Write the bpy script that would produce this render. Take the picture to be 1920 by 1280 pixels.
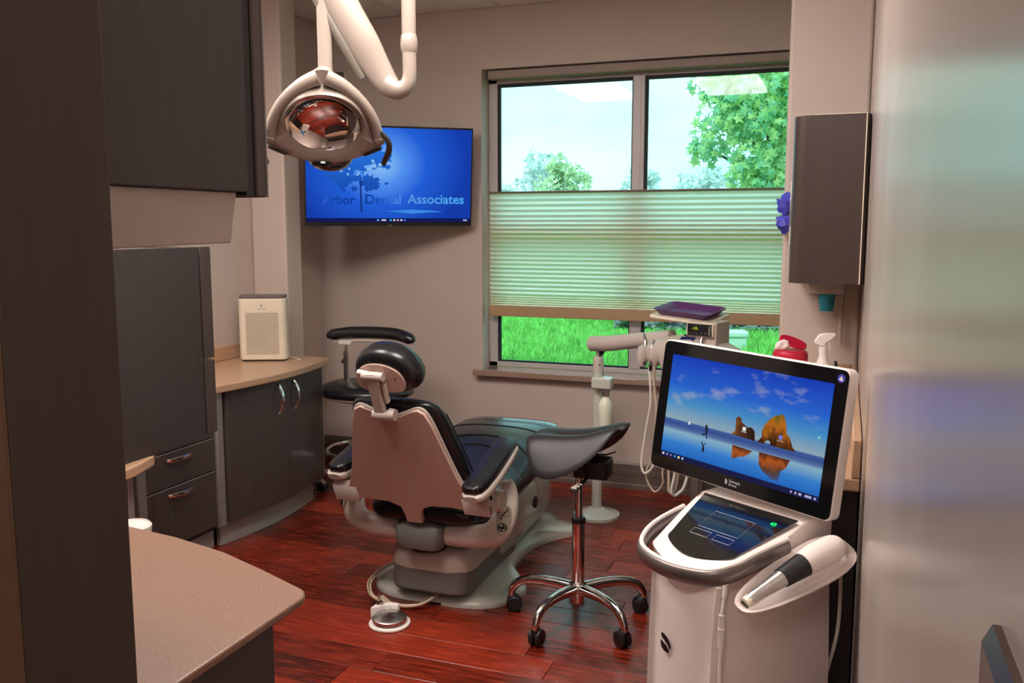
import bpy, bmesh, math, random
import numpy as np
from mathutils import Vector, Matrix, Euler
random.seed(7); RNG = np.random.default_rng(7)
PI = math.pi
S = bpy.context.scene
COL = S.collection
for o in list(bpy.data.objects): bpy.data.objects.remove(o, do_unlink=True)

# ------------------------------------------------------------------ camera
cam_d = bpy.data.cameras.new('camera'); cam = bpy.data.objects.new('camera', cam_d); COL.objects.link(cam)
cam_d.sensor_width = 36.0; cam_d.lens = 36.0 * 1680.0 / 1920.0; cam_d.clip_start = 0.02; cam_d.clip_end = 300
cam.location = (0, 0, 1.5)
cam.rotation_euler = (math.radians(90) - math.atan(216 / 1680), 0, math.radians(20.4))
S.camera = cam
# ------------------------------------------------------------------ world (bright, thinly clouded sky)
W = bpy.data.worlds.new('sky'); S.world = W; W.use_nodes = True
nt = W.node_tree; nt.nodes.clear()
wo = nt.nodes.new('ShaderNodeOutputWorld'); bg = nt.nodes.new('ShaderNodeBackground')
tc = nt.nodes.new('ShaderNodeTexCoord'); mp = nt.nodes.new('ShaderNodeMapping'); mp.inputs['Scale'].default_value = (1.2, 1.2, 5.0)
nz = nt.nodes.new('ShaderNodeTexNoise'); nz.inputs['Scale'].default_value = 2.2; nz.inputs['Detail'].default_value = 4
cr = nt.nodes.new('ShaderNodeValToRGB')
cr.color_ramp.elements[0].position = 0.40; cr.color_ramp.elements[0].color = (0.29, 0.57, 0.66, 1)
cr.color_ramp.elements[1].position = 0.62; cr.color_ramp.elements[1].color = (0.42, 0.63, 0.68, 1)
nt.links.new(tc.outputs['Generated'], mp.inputs['Vector']); nt.links.new(mp.outputs['Vector'], nz.inputs['Vector'])
nt.links.new(nz.outputs['Fac'], cr.inputs['Fac']); nt.links.new(cr.outputs['Color'], bg.inputs['Color'])
bg.inputs['Strength'].default_value = 3.0
nt.links.new(bg.outputs[0], wo.inputs[0])
# ------------------------------------------------------------------ sun (behind the building, over the lawn)
sd = bpy.data.lights.new('sun', 'SUN'); sd.energy = 2.4; sd.angle = math.radians(6); sd.color = (1, 0.97, 0.9)
so = bpy.data.objects.new('sun', sd); COL.objects.link(so); so.location = (-3, -6, 9)
so.rotation_euler = Vector((0.35, 0.75, -1.15)).to_track_quat('-Z', 'Y').to_euler()
# ------------------------------------------------------------------ exposure
S.view_settings.view_transform = 'Standard'; S.view_settings.look = 'None'
S.view_settings.exposure = 0.0; S.view_settings.gamma = 1.0; S.view_settings.use_curve_mapping = False
TROFFER_STRENGTH = 25.0
HALL_FILL_STRENGTH = 15.0

# ================================================================== helpers
def lin(r, g, b):
    f = lambda c: (c / 255 / 12.92) if c / 255 <= 0.04045 else ((c / 255 + 0.055) / 1.055) ** 2.4
    return (f(r), f(g), f(b), 1.0)
MATS = {}
def mat(name, col, rough=0.5, metal=0.0, var=0.0, vscale=20.0, stretch=None, bump=0.0, bscale=80.0, coat=0.0, spec=None,
        emit=None, estr=0.0, trans=0.0, objrand=0.0, rvar=0.0, aniso=0.0, sheen=0.0):
    if name in MATS: return MATS[name]
    m = bpy.data.materials.new(name); m.use_nodes = True
    n = m.node_tree; b = n.nodes['Principled BSDF']; L = n.links
    b.inputs['Base Color'].default_value = col; b.inputs['Roughness'].default_value = rough; b.inputs['Metallic'].default_value = metal
    b.inputs['Coat Weight'].default_value = coat; b.inputs['Coat Roughness'].default_value = 0.12
    if spec is not None: b.inputs['Specular IOR Level'].default_value = spec
    if aniso: b.inputs['Anisotropic'].default_value = aniso
    if trans: b.inputs['Transmission Weight'].default_value = trans
    if emit: b.inputs['Emission Color'].default_value = emit; b.inputs['Emission Strength'].default_value = estr
    t = n.nodes.new('ShaderNodeTexCoord'); mp = n.nodes.new('ShaderNodeMapping')
    if stretch: mp.inputs['Scale'].default_value = stretch
    L.new(t.outputs['Object'], mp.inputs['Vector'])
    if var or objrand or rvar:
        nz = n.nodes.new('ShaderNodeTexNoise'); nz.inputs['Scale'].default_value = vscale; nz.inputs['Detail'].default_value = 5
        L.new(mp.outputs[0], nz.inputs['Vector'])
        fac = nz.outputs['Fac']
        if objrand:
            oi = n.nodes.new('ShaderNodeObjectInfo'); mx = n.nodes.new('ShaderNodeMath'); mx.operation = 'MULTIPLY_ADD'
            mx.inputs[1].default_value = objrand; L.new(oi.outputs['Random'], mx.inputs[0]); L.new(fac, mx.inputs[2])
            sb = n.nodes.new('ShaderNodeMath'); sb.operation = 'SUBTRACT'; sb.inputs[1].default_value = objrand / 2; L.new(mx.outputs[0], sb.inputs[0]); fac = sb.outputs[0]
        r = n.nodes.new('ShaderNodeValToRGB')
        r.color_ramp.elements[0].position = 0.25; r.color_ramp.elements[1].position = 0.75
        r.color_ramp.elements[0].color = tuple(c * (1 - var) for c in col[:3]) + (1,)
        r.color_ramp.elements[1].color = tuple(min(1, c * (1 + var)) for c in col[:3]) + (1,)
        L.new(fac, r.inputs[0]); L.new(r.outputs[0], b.inputs['Base Color'])
        if rvar:
            mr = n.nodes.new('ShaderNodeMapRange'); mr.inputs['To Min'].default_value = max(0.02, rough - rvar); mr.inputs['To Max'].default_value = rough + rvar
            L.new(nz.outputs['Fac'], mr.inputs[0]); L.new(mr.outputs[0], b.inputs['Roughness'])
    if bump:
        nb = n.nodes.new('ShaderNodeTexNoise'); nb.inputs['Scale'].default_value = bscale; nb.inputs['Detail'].default_value = 3
        L.new(mp.outputs[0], nb.inputs['Vector'])
        bp = n.nodes.new('ShaderNodeBump'); bp.inputs['Strength'].default_value = bump; bp.inputs['Distance'].default_value = 0.004
        L.new(nb.outputs['Fac'], bp.inputs['Height']); L.new(bp.outputs[0], b.inputs['Normal'])
    MATS[name] = m
    return m
def emis(name, col, strength=1.0, ramp=None, axis='Z', lo=0, hi=1, noise=0.0, nscale=20, nstretch=None):
    """emission, optionally a colour ramp along one object axis broken up by noise"""
    if name in MATS: return MATS[name]
    m = bpy.data.materials.new(name); m.use_nodes = True; n = m.node_tree; n.nodes.clear(); L = n.links
    out = n.nodes.new('ShaderNodeOutputMaterial'); e = n.nodes.new('ShaderNodeEmission')
    e.inputs['Color'].default_value = col; e.inputs['Strength'].default_value = strength
    L.new(e.outputs[0], out.inputs[0])
    t = n.nodes.new('ShaderNodeTexCoord')
    if ramp:
        sp = n.nodes.new('ShaderNodeSeparateXYZ'); L.new(t.outputs['Object'], sp.inputs[0])
        mr = n.nodes.new('ShaderNodeMapRange'); mr.inputs['From Min'].default_value = lo; mr.inputs['From Max'].default_value = hi
        L.new(sp.outputs['XYZ'.index(axis)], mr.inputs[0]); fac = mr.outputs[0]
        if noise:
            mp = n.nodes.new('ShaderNodeMapping'); L.new(t.outputs['Object'], mp.inputs[0])
            if nstretch: mp.inputs['Scale'].default_value = nstretch
            nz = n.nodes.new('ShaderNodeTexNoise'); nz.inputs['Scale'].default_value = nscale; nz.inputs['Detail'].default_value = 4; L.new(mp.outputs[0], nz.inputs['Vector'])
            a = n.nodes.new('ShaderNodeMath'); a.operation = 'SUBTRACT'; a.inputs[1].default_value = 0.5; L.new(nz.outputs['Fac'], a.inputs[0])
            c = n.nodes.new('ShaderNodeMath'); c.operation = 'MULTIPLY_ADD'; c.inputs[1].default_value = noise; L.new(a.outputs[0], c.inputs[0]); L.new(fac, c.inputs[2]); fac = c.outputs[0]
        r = n.nodes.new('ShaderNodeValToRGB'); els = r.color_ramp.elements
        while len(els) < len(ramp): els.new(0.5)
        for k, (p, c) in enumerate(ramp): els[k].position = p; els[k].color = c
        L.new(fac, r.inputs[0]); L.new(r.outputs[0], e.inputs['Color'])
    MATS[name] = m
    return m

# ---- geometry (verts, faces) builders
def join(*vfs):
    V, F = [], []
    for v, f in vfs:
        k = len(V); V += list(v); F += [tuple(i + k for i in q) for q in f]
    return V, F
def xf(vf, M):
    return [tuple(M @ Vector(p)) for p in vf[0]], vf[1]
def bx(x0, x1, y0, y1, z0, z1):
    x0, x1 = sorted((x0, x1)); y0, y1 = sorted((y0, y1)); z0, z1 = sorted((z0, z1))
    return [(x0,y0,z0),(x1,y0,z0),(x1,y1,z0),(x0,y1,z0),(x0,y0,z1),(x1,y0,z1),(x1,y1,z1),(x0,y1,z1)], \
        [(0,3,2,1),(4,5,6,7),(0,1,5,4),(1,2,6,5),(2,3,7,6),(3,0,4,7)]
def spline(pts, n=6, closed=False):
    P = [Vector(p) for p in pts]; out = []; N = len(P)
    rng = range(N) if closed else range(N - 1)
    for i in rng:
        if closed: a, b, c, d = P[i-1], P[i], P[(i+1) % N], P[(i+2) % N]
        else: a, b, c, d = P[max(i-1, 0)], P[i], P[i+1], P[min(i+2, N-1)]
        for k in range(n):
            t = k / n
            out.append(0.5 * ((2*b) + (c - a)*t + (2*a - 5*b + 4*c - d)*t*t + (3*b - a - 3*c + d)*t**3))
    if not closed: out.append(P[-1])
    return out
def loft(loops, cap=True, closed=False):
    n = len(loops[0]); V = [tuple(p) for l in loops for p in l]; F = []
    m = len(loops)
    for i in range(m if closed else m - 1):
        a, b = i * n, ((i + 1) % m) * n
        for j in range(n):
            k = (j + 1) % n
            F.append((a + j, a + k, b + k, b + j))
    if cap and not closed:
        F.append(tuple(range(n - 1, -1, -1))); F.append(tuple(range((m-1)*n, m*n)))
    return V, F
def tube(pts, r=0.01, seg=10, smooth=0, closed=False, flat=1.0, up=(0, 0, 1), cap=True):
    P = spline(pts, smooth, closed) if smooth else [Vector(p) for p in pts]
    N = len(P)
    if isinstance(r, (list, tuple)):
        R = [float(np.interp(i / max(1, N - 1), np.linspace(0, 1, len(r)), r)) for i in range(N)]
    else: R = [r] * N
    loops = []; prev = None
    for i in range(N):
        if closed: t = (P[(i+1) % N] - P[i-1])
        else: t = P[min(i+1, N-1)] - P[max(i-1, 0)]
        t = t.normalized() if t.length > 1e-9 else Vector((0, 0, 1))
        if prev is None:
            a = Vector(up)
            if abs(a.dot(t)) > 0.95: a = Vector((1, 0, 0))
            u = (a - t * a.dot(t)).normalized()
        else:
            u = prev - t * prev.dot(t); u = u.normalized() if u.length > 1e-6 else prev
        prev = u; w = t.cross(u)
        loops.append([P[i] + (u * math.cos(2*PI*k/seg) * flat + w * math.sin(2*PI*k/seg)) * R[i] for k in range(seg)])
    return loft(loops, cap=cap, closed=closed)
def cyl(p0, p1, r0, r1=None, seg=20):
    return tube([p0, p1], [r0, r1 if r1 is not None else r0], seg)
def lathe(prof, seg=24, M=None, sx=1.0, sy=1.0):
    loops = [[(r * math.cos(2*PI*k/seg) * sx, r * math.sin(2*PI*k/seg) * sy, z) for k in range(seg)] for r, z in prof]
    vf = loft(loops)
    return xf(vf, M) if M else vf
def prism(out, z0, z1, M=None):
    n = len(out)
    vf = [(x, y, z0) for x, y in out] + [(x, y, z1) for x, y in out], \
        [tuple(range(n - 1, -1, -1)), tuple(range(n, 2*n))] + [(i, (i+1) % n, n + (i+1) % n, n + i) for i in range(n)]
    return xf(vf, M) if M else vf
def rrect(w, h, r, seg=5, cx=0, cy=0):
    o = []
    for sx, sy, a0 in ((1,1,0), (-1,1,90), (-1,-1,180), (1,-1,270)):
        for k in range(seg + 1):
            a = math.radians(a0 + 90 * k / seg)
            o.append((cx + sx * (w/2 - r) + r * math.cos(a), cy + sy * (h/2 - r) + r * math.sin(a)))
    return o
def sup(a, b, n=2.6, seg=32, cx=0, cy=0):
    o = []
    for k in range(seg):
        t = 2*PI*k/seg; c, s = math.cos(t), math.sin(t)
        o.append((cx + a * math.copysign(abs(c) ** (2/n), c), cy + b * math.copysign(abs(s) ** (2/n), s)))
    return o
def disc(c, nrm, r, seg=20, th=0.001):
    c = Vector(c); nrm = Vector(nrm).normalized()
    return cyl(c, c + nrm * th, r, r, seg)
def frame3(o, x, y=None, z=None):
    """matrix with origin o and axes (x right, z normal) given"""
    x = Vector(x).normalized(); z = Vector(z).normalized(); y = z.cross(x).normalized(); x = y.cross(z)
    return Matrix(((x.x, y.x, z.x, o[0]), (x.y, y.y, z.y, o[1]), (x.z, y.z, z.z, o[2]), (0, 0, 0, 1)))
def mesh(name, vf):
    me = bpy.data.meshes.new(name); me.from_pydata([tuple(v) for v in vf[0]], [], [tuple(f) for f in vf[1]])
    bm = bmesh.new(); bm.from_mesh(me); bmesh.ops.recalc_face_normals(bm, faces=bm.faces); bm.to_mesh(me); bm.free()
    return me
def ob(name, vf, m, parent=None, smooth=True, ang=35, bevel=0, bseg=2, sub=0, label=None, solid=0, recalc=True):
    me = mesh(name, vf)
    if m: me.materials.append(m)
    if smooth and me.polygons:
        me.polygons.foreach_set('use_smooth', [True] * len(me.polygons))
        if not sub: me.set_sharp_from_angle(angle=math.radians(ang))
    o = bpy.data.objects.new(name, me); COL.objects.link(o)
    if parent: o.parent = parent
    if solid: s = o.modifiers.new('solid', 'SOLIDIFY'); s.thickness = solid; s.offset = 0
    if bevel:
        b = o.modifiers.new('bevel', 'BEVEL'); b.width = bevel; b.segments = bseg; b.limit_method = 'ANGLE'; b.angle_limit = math.radians(35); b.harden_normals = False
    if sub: s = o.modifiers.new('sub', 'SUBSURF'); s.levels = sub; s.render_levels = sub
    if label: o['label'] = label
    return o
def tag(o, label=None, cat=None, group=None, kind=None):
    for k, v in (('label', label), ('category', cat), ('group', group), ('kind', kind)):
        if v: o[k] = v
    return o
def thing(name, label, cat, loc=(0, 0, 0), rz=0, group=None, M=None):
    o = bpy.data.objects.new(name, None); COL.objects.link(o); o.empty_display_size = 0.05
    if M is not None: o.matrix_world = M
    else: o.location = loc; o.rotation_euler = (0, 0, rz)
    return tag(o, label, cat, group)
def struct(name, vf, m, parent=None, **k):
    o = ob(name, vf, m, parent, **k)
    if parent is None: o['kind'] = 'structure'
    return o
def inst(src, name, parent, M):
    o = bpy.data.objects.new(name, src.data); COL.objects.link(o); o.parent = parent; o.matrix_local = M
    for md in src.modifiers:
        n = o.modifiers.new(md.name, md.type)
        for p in ('width', 'segments', 'limit_method', 'angle_limit', 'levels', 'render_levels', 'thickness', 'offset'):
            if hasattr(md, p): setattr(n, p, getattr(md, p))
    return o
def text_vf(s, size, extrude=0.0006, align='CENTER', spacing=1.0, bold=0.0):
    c = bpy.data.curves.new('t', 'FONT'); c.body = s; c.size = size; c.align_x = align; c.align_y = 'BOTTOM_BASELINE'; c.extrude = extrude; c.offset = bold; c.space_character = spacing; c.resolution_u = 3
    o = bpy.data.objects.new('t', c); COL.objects.link(o)
    bpy.context.view_layer.update()
    me = bpy.data.meshes.new_from_object(o.evaluated_get(bpy.context.evaluated_depsgraph_get()))
    vf = ([tuple(v.co) for v in me.vertices], [tuple(p.vertices) for p in me.polygons])
    bpy.data.objects.remove(o); bpy.data.curves.remove(c); bpy.data.meshes.remove(me)
    return vf
Rz = lambda a: Matrix.Rotation(a, 4, 'Z')
Rx = lambda a: Matrix.Rotation(a, 4, 'X')
Ry = lambda a: Matrix.Rotation(a, 4, 'Y')
T = lambda x, y, z: Matrix.Translation((x, y, z))

# ================================================================== materials
m_wall = mat('wall_paint', lin(202, 184, 174), 0.5, var=0.03, vscale=3, bump=0.10, bscale=260)
m_gloss = mat('wall_satin_paint', lin(176, 162, 155), 0.235, var=0.03, vscale=2, bump=0.03, bscale=160, rvar=0.05)
m_ceil = mat('ceiling_tile', lin(240, 234, 228), 0.9, var=0.04, vscale=60, bump=0.25, bscale=200)
m_grid = mat('ceiling_grid', lin(228, 222, 216), 0.5, var=0.02)
m_dark = mat('dark_laminate', lin(76, 64, 62), 0.40, var=0.22, vscale=9, stretch=(9, 9, 0.5), bump=0.08, bscale=60)
m_darkend = mat('dark_end_panel', lin(60, 52, 52), 0.5, var=0.15, vscale=9, stretch=(9, 9, 0.6), bump=0.05, bscale=90)
m_kick = mat('grey_toe_kick', lin(176, 170, 164), 0.4, var=0.05, vscale=6)
m_alu = mat('grey_edge_trim', lin(158, 150, 145), 0.35, metal=0.4, var=0.04)
m_stone = mat('beige_counter', lin(190, 152, 122), 0.28, var=0.22, vscale=170, bump=0.02, bscale=200)
m_lam = mat('speckled_laminate', lin(130, 98, 80), 0.38, var=0.42, vscale=330, bump=0.03, bscale=300)
m_sill = mat('granite_sill', lin(166, 136, 120), 0.10, var=0.45, vscale=130, coat=1.0)
m_chrome = mat('chrome', (0.75, 0.72, 0.70, 1), 0.12, metal=1.0, var=0.03, vscale=4)
m_steel = mat('brushed_steel', (0.62, 0.60, 0.58, 1), 0.28, metal=1.0, var=0.12, vscale=30, stretch=(1, 1, 6))
m_black = mat('black_plastic', lin(24, 22, 22), 0.45, var=0.1, vscale=30)
m_blackgloss = mat('black_gloss', lin(14, 14, 16), 0.08, var=0.05)
m_white = mat('white_plastic', lin(232, 222, 216), 0.32, var=0.02, vscale=8)
m_cream = mat('cream_plastic', lin(232, 218, 196), 0.4, var=0.02, vscale=8)
m_beige = mat('grey_beige_plastic', lin(196, 182, 172), 0.33, var=0.03, vscale=6)
m_pale = mat('pale_enamel', lin(196, 196, 184), 0.25, var=0.03, vscale=4, coat=0.4)
m_shell = mat('taupe_shell', lin(196, 164, 150), 0.5, var=0.04, vscale=12, bump=0.06, bscale=300)
m_leather = mat('black_vinyl', lin(30, 30, 33), 0.27, var=0.1, vscale=14, bump=0.10, bscale=140)
m_saddle = mat('grey_vinyl', lin(36, 32, 32), 0.42, var=0.08, vscale=14, bump=0.10, bscale=140)
m_frame = mat('window_aluminium', lin(196, 186, 186), 0.4, metal=0.15, var=0.03, vscale=8)
m_gasket = mat('black_gasket', lin(20, 26, 28), 0.6, var=0.05)
def glass_mat(name, tint=(0.86, 0.97, 0.95, 1), k=1.0):
    m = bpy.data.materials.new(name); m.use_nodes = True; n = m.node_tree; n.nodes.clear(); L = n.links
    o = n.nodes.new('ShaderNodeOutputMaterial'); mx = n.nodes.new('ShaderNodeMixShader'); tr = n.nodes.new('ShaderNodeBsdfTransparent'); gl = n.nodes.new('ShaderNodeBsdfGlossy')
    tr.inputs[0].default_value = tint; gl.inputs['Roughness'].default_value = 0.02
    nz = n.nodes.new('ShaderNodeTexNoise'); nz.inputs['Scale'].default_value = 1.5
    bp = n.nodes.new('ShaderNodeBump'); bp.inputs['Strength'].default_value = 0.01; L.new(nz.outputs['Fac'], bp.inputs['Height']); L.new(bp.outputs[0], gl.inputs['Normal'])
    ge = n.nodes.new('ShaderNodeNewGeometry'); dt = n.nodes.new('ShaderNodeVectorMath'); dt.operation = 'DOT_PRODUCT'; L.new(ge.outputs['Incoming'], dt.inputs[0]); L.new(ge.outputs['Normal'], dt.inputs[1])
    def mth(op, a, b=None):
        q = n.nodes.new('ShaderNodeMath'); q.operation = op
        for i, x in enumerate((a, b)):
            if x is None: continue
            if isinstance(x, (int, float)): q.inputs[i].default_value = x
            else: L.new(x, q.inputs[i])
        return q.outputs[0]
    f = mth('ADD', mth('MULTIPLY', mth('POWER', mth('SUBTRACT', 1.0, mth('ABSOLUTE', dt.outputs['Value'])), 5.0), 0.98), 0.018)   # Schlick reflectance, same from either face
    L.new(f, mx.inputs[0]); L.new(tr.outputs[0], mx.inputs[1]); L.new(gl.outputs[0], mx.inputs[2]); L.new(mx.outputs[0], o.inputs[0])
    return m
m_glass = glass_mat('window_glass')
m_film = glass_mat('clear_film', (0.93, 0.95, 0.96, 1))
def fabric_mat():
    m = bpy.data.materials.new('shade_fabric'); m.use_nodes = True; n = m.node_tree; n.nodes.clear(); L = n.links
    o = n.nodes.new('ShaderNodeOutputMaterial'); mx = n.nodes.new('ShaderNodeMixShader'); d = n.nodes.new('ShaderNodeBsdfDiffuse'); t = n.nodes.new('ShaderNodeBsdfTranslucent')
    nz = n.nodes.new('ShaderNodeTexNoise'); nz.inputs['Scale'].default_value = 400
    r = n.nodes.new('ShaderNodeValToRGB'); r.color_ramp.elements[0].color = (0.62, 0.47, 0.28, 1); r.color_ramp.elements[1].color = (0.78, 0.62, 0.40, 1)
    L.new(nz.outputs['Fac'], r.inputs[0]); L.new(r.outputs[0], d.inputs[0]); t.inputs[0].default_value = (1.0, 0.96, 0.82, 1)
    mx.inputs[0].default_value = 0.88
    L.new(d.outputs[0], mx.inputs[1]); L.new(t.outputs[0], mx.inputs[2]); L.new(mx.outputs[0], o.inputs[0])
    return m
m_shade = fabric_mat()
# ================================================================== setting
XL, XR, YB, HC = -3.13, 0.06, 4.95, 2.74
WX0, WX1, WZ0, WZ1 = -2.03, -0.17, 0.65, 2.40
# floor: slab and planks
floor = struct('floor', bx(-3.3, 1.0, -1.75, 5.1, -0.08, -0.012), mat('floor_underlay', lin(40, 22, 16), 0.8, var=0.1))
m_plank = mat('red_wood_plank', lin(116, 34, 16), 0.26, var=0.74, vscale=6.5, stretch=(0.9, 9.0, 1), bump=0.05, bscale=30, objrand=0.36, rvar=0.08)
PW = 0.142; plank_src = {}
def plank_mesh(L):
    k = round(L, 3)
    if k not in plank_src:
        g = 0.0009; b = 0.0016
        o = [(-L/2 + g, -PW/2 + g), (L/2 - g, -PW/2 + g), (L/2 - g, PW/2 - g), (-L/2 + g, PW/2 - g)]
        i = [(x - math.copysign(b, x), y - math.copysign(b, y)) for x, y in o]
        vf = ([(x, y, -0.012) for x, y in o] + [(x, y, -b * 0.6) for x, y in o] + [(x, y, 0) for x, y in i],
              [(0,1,5,4), (1,2,6,5), (2,3,7,6), (3,0,4,7), (4,5,9,8), (5,6,10,9), (6,7,11,10), (7,4,8,11), (8,9,10,11)])
        me = mesh('plank', vf); me.materials.append(m_plank); plank_src[k] = me
    return plank_src[k]
ny = int((YB - (-0.5)) / PW) + 1
for r in range(ny):
    y = YB - PW / 2 - r * PW
    xr = XR
    x = XL - random.uniform(0, 0.9) if r % 2 else XL - random.uniform(0.2, 1.1)
    while x < xr - 0.02:
        a, b = max(x, XL), min(x + 1.22, xr)
        if b - a > 0.02:
            L = round(b - a, 2)
            p = bpy.data.objects.new('plank', plank_mesh(L)); COL.objects.link(p); p.parent = floor; p.location = ((a + b) / 2, y, 0)
        x += 1.22
# back wall with the window opening
T_ = 0.17
struct('wall_back', join(bx(-3.3, WX0, YB, YB + T_, 0, 2.9), bx(WX1, 0.3, YB, YB + T_, 0, 2.9),
       bx(WX0, WX1, YB, YB + T_, 0, WZ0 - 0.03), bx(WX0, WX1, YB, YB + T_, WZ1, 2.9)), m_wall, smooth=False)
struct('wall_left', bx(-3.3, XL, -1.75, YB, 0, 2.9), m_wall, smooth=False)
# short return wall beside the left counter
struct('wall_left_return', bx(XL, -2.905, 4.23, 4.385, 0, HC), m_wall, bevel=0.012, bseg=3)
# right wall in satin paint, with a short return beside the window
struct('wall_right', bx(XR, 0.26, -1.75, YB, 0, 2.9), m_gloss, smooth=False)
struct('wall_right_return', bx(-0.243, XR, 3.75, 3.87, 0, HC), m_wall, bevel=0.014, bseg=3)
struct('wall_front', bx(-3.3, 0.26, -1.9, -1.75, 0, 2.9), m_wall, smooth=False)
# baseboards with a grooved profile
m_base = mat('grey_brown_baseboard', lin(104, 90, 82), 0.4, var=0.06, vscale=10)
def baseboard(name, p0, p1, nrm):
    p0, p1, nrm = Vector(p0), Vector(p1), Vector(nrm)
    prof = [(0, 0), (0.022, 0), (0.022, 0.022), (0.016, 0.027), (0.014, 0.03), (0.014, 0.078), (0.017, 0.082), (0.017, 0.106), (0.011, 0.110), (0.011, 0.118), (0.009, 0.14), (0.004, 0.15), (0, 0.15)]
    loops = [[p + nrm * a + Vector((0, 0, z)) for a, z in prof] for p in (p0, p1)]
    return struct(name, loft(loops), m_base, ang=20)
baseboard('baseboard_back', (XL, YB, 0), (-0.45, YB, 0), (0, -1, 0))
baseboard('baseboard_left', (XL, 4.385, 0), (XL, YB, 0), (1, 0, 0))
baseboard('baseboard_right', (XR, 3.87, 0), (XR, YB, 0), (-1, 0, 0))
# ceiling: slab, hung grid and tiles
ceiling = struct('ceiling', bx(-3.3, 0.26, -1.9, YB + T_, 2.80, 2.92), mat('ceiling_slab', lin(120, 116, 112), 0.9, var=0.05))
gx = [XL, -3.13 + 0.02, -2.51, -1.91, -1.31, -0.71, -0.11, 0.3]; gx = [XL, -2.51, -1.91, -1.31, -0.71, -0.11, XR]
gy = [YB, 4.43, 3.83, 3.23, 2.63, 2.03, 1.43, 0.83, 0.23, -0.37, -0.97, -1.57]
bars = []
for x in gx[1:-1]: bars.append(bx(x - 0.012, x + 0.012, -1.75, YB, HC - 0.004, HC + 0.022))
for y in gy[1:]: bars.append(bx(XL, XR, y - 0.012, y + 0.012, HC - 0.003, HC + 0.022))
ob('ceiling_grid', join(*bars), m_grid, ceiling, smooth=False)
TROF = [((-2.51, -1.91), (1.43, 2.63)), ((-1.31, -0.71), (1.43, 2.63)), ((-0.71, -0.11), (-1.57, -0.37))]
tile_me = {}
for i in range(len(gx) - 1):
    for j in range(len(gy) - 1):
        x0, x1, y1, y0 = gx[i], gx[i+1], gy[j], gy[j+1]
        if any(a - .01 <= x0 and x1 <= b + .01 and c - .01 <= y0 and y1 <= d + .01 for (a, b), (c, d) in TROF): continue
        k = (round(x1 - x0, 3), round(y1 - y0, 3))
        if k not in tile_me:
            me = mesh('ceiling_tile', join(bx(-k[0]/2 + .012, k[0]/2 - .012, -k[1]/2 + .012, k[1]/2 - .012, -0.004, 0.012))); me.materials.append(m_ceil); tile_me[k] = me
        t = bpy.data.objects.new('ceiling_tile', tile_me[k]); COL.objects.link(t); t.parent = ceiling; t.location = ((x0+x1)/2, (y0+y1)/2, HC + 0.004)
m_diff = emis('troffer_diffuser', (1.0, 0.92, 0.85, 1), TROFFER_STRENGTH)
m_diff_fill = emis('hall_fill_diffuser', (1.0, 0.91, 0.84, 1), HALL_FILL_STRENGTH)  # unseen panel behind the camera, added to light the near wall and divider
for k, ((a, b), (c, d)) in enumerate(TROF):
    t = thing('ceiling_light', ['recessed ceiling light panel over the dental chair', 'recessed ceiling light panel above the saddle stool', 'added unseen ceiling panel lighting the doorway side'][k], 'ceiling light', ((a+b)/2, (c+d)/2, HC), group='recessed ceiling panels')
    w, h = (b - a) - .026, (d - c) - .026
    ob('housing', join(bx(-w/2, w/2, -h/2, h/2, 0.03, 0.05), bx(-w/2, -w/2+.02, -h/2, h/2, -0.006, 0.03), bx(w/2-.02, w/2, -h/2, h/2, -0.006, 0.03), bx(-w/2+.02, w/2-.02, -h/2, -h/2+.02, -0.006, 0.03), bx(-w/2+.02, w/2-.02, h/2-.02, h/2, -0.006, 0.03)), m_grid, t, smooth=False)
    ob('diffuser', bx(-w/2 + .022, w/2 - .022, -h/2 + .022, h/2 - .022, -0.03, 0.028), m_diff if k < 2 else m_diff_fill, t, smooth=False)

# window: aluminium frame, four panes
YW = 5.06
win = struct('window_1', join(bx(WX0, WX0 + 0.055, YW, YW + 0.06, WZ0, WZ1), bx(WX1 - 0.055, WX1, YW, YW + 0.06, WZ0, WZ1),
      bx(WX0, WX1, YW, YW + 0.06, WZ1 - 0.07, WZ1), bx(WX0, WX1, YW, YW + 0.06, WZ0, WZ0 + 0.030)), m_frame, bevel=0.003)
XM = -1.125
ob('mullion', bx(XM - 0.034, XM + 0.034, YW - 0.004, YW + 0.06, WZ0 + 0.028, WZ1 - 0.065), m_frame, win, bevel=0.003)
ZR = 1.475
for (a, b) in ((WX0 + 0.055, XM - 0.034), (XM + 0.034, WX1 - 0.055)):
    ob('rail', bx(a, b, YW, YW + 0.06, ZR - 0.028, ZR + 0.028), m_frame, win, bevel=0.003)
    for (c, d) in ((WZ0 + 0.030, ZR - 0.028), (ZR + 0.028, WZ1 - 0.07)):
        g = 0.016
        pn = ob('pane', bx(a + 0.004, b - 0.004, YW + 0.030, YW + 0.034, c + 0.004, d - 0.004), m_glass, win, smooth=False)
        ob('gasket', join(bx(a, a + g, YW + 0.012, YW + 0.029, c, d), bx(b - g*.5, b, YW + 0.012, YW + 0.029, c, d), bx(a + g, b - g*.5, YW + 0.012, YW + 0.029, c, c + g*.6), bx(a + g, b - g*.5, YW + 0.012, YW + 0.029, d - g*1.2, d)), m_gasket, pn, smooth=False)
struct('trim_1', prism([(WX0 - 0.04, YB - 0.065), (WX1 + 0.04, YB - 0.065), (WX1 + 0.04, YB), (WX1, YB), (WX1, YW), (WX0, YW), (WX0, YB), (WX0 - 0.04, YB)], WZ0 - 0.035, WZ0), m_sill, bevel=0.004)
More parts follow.
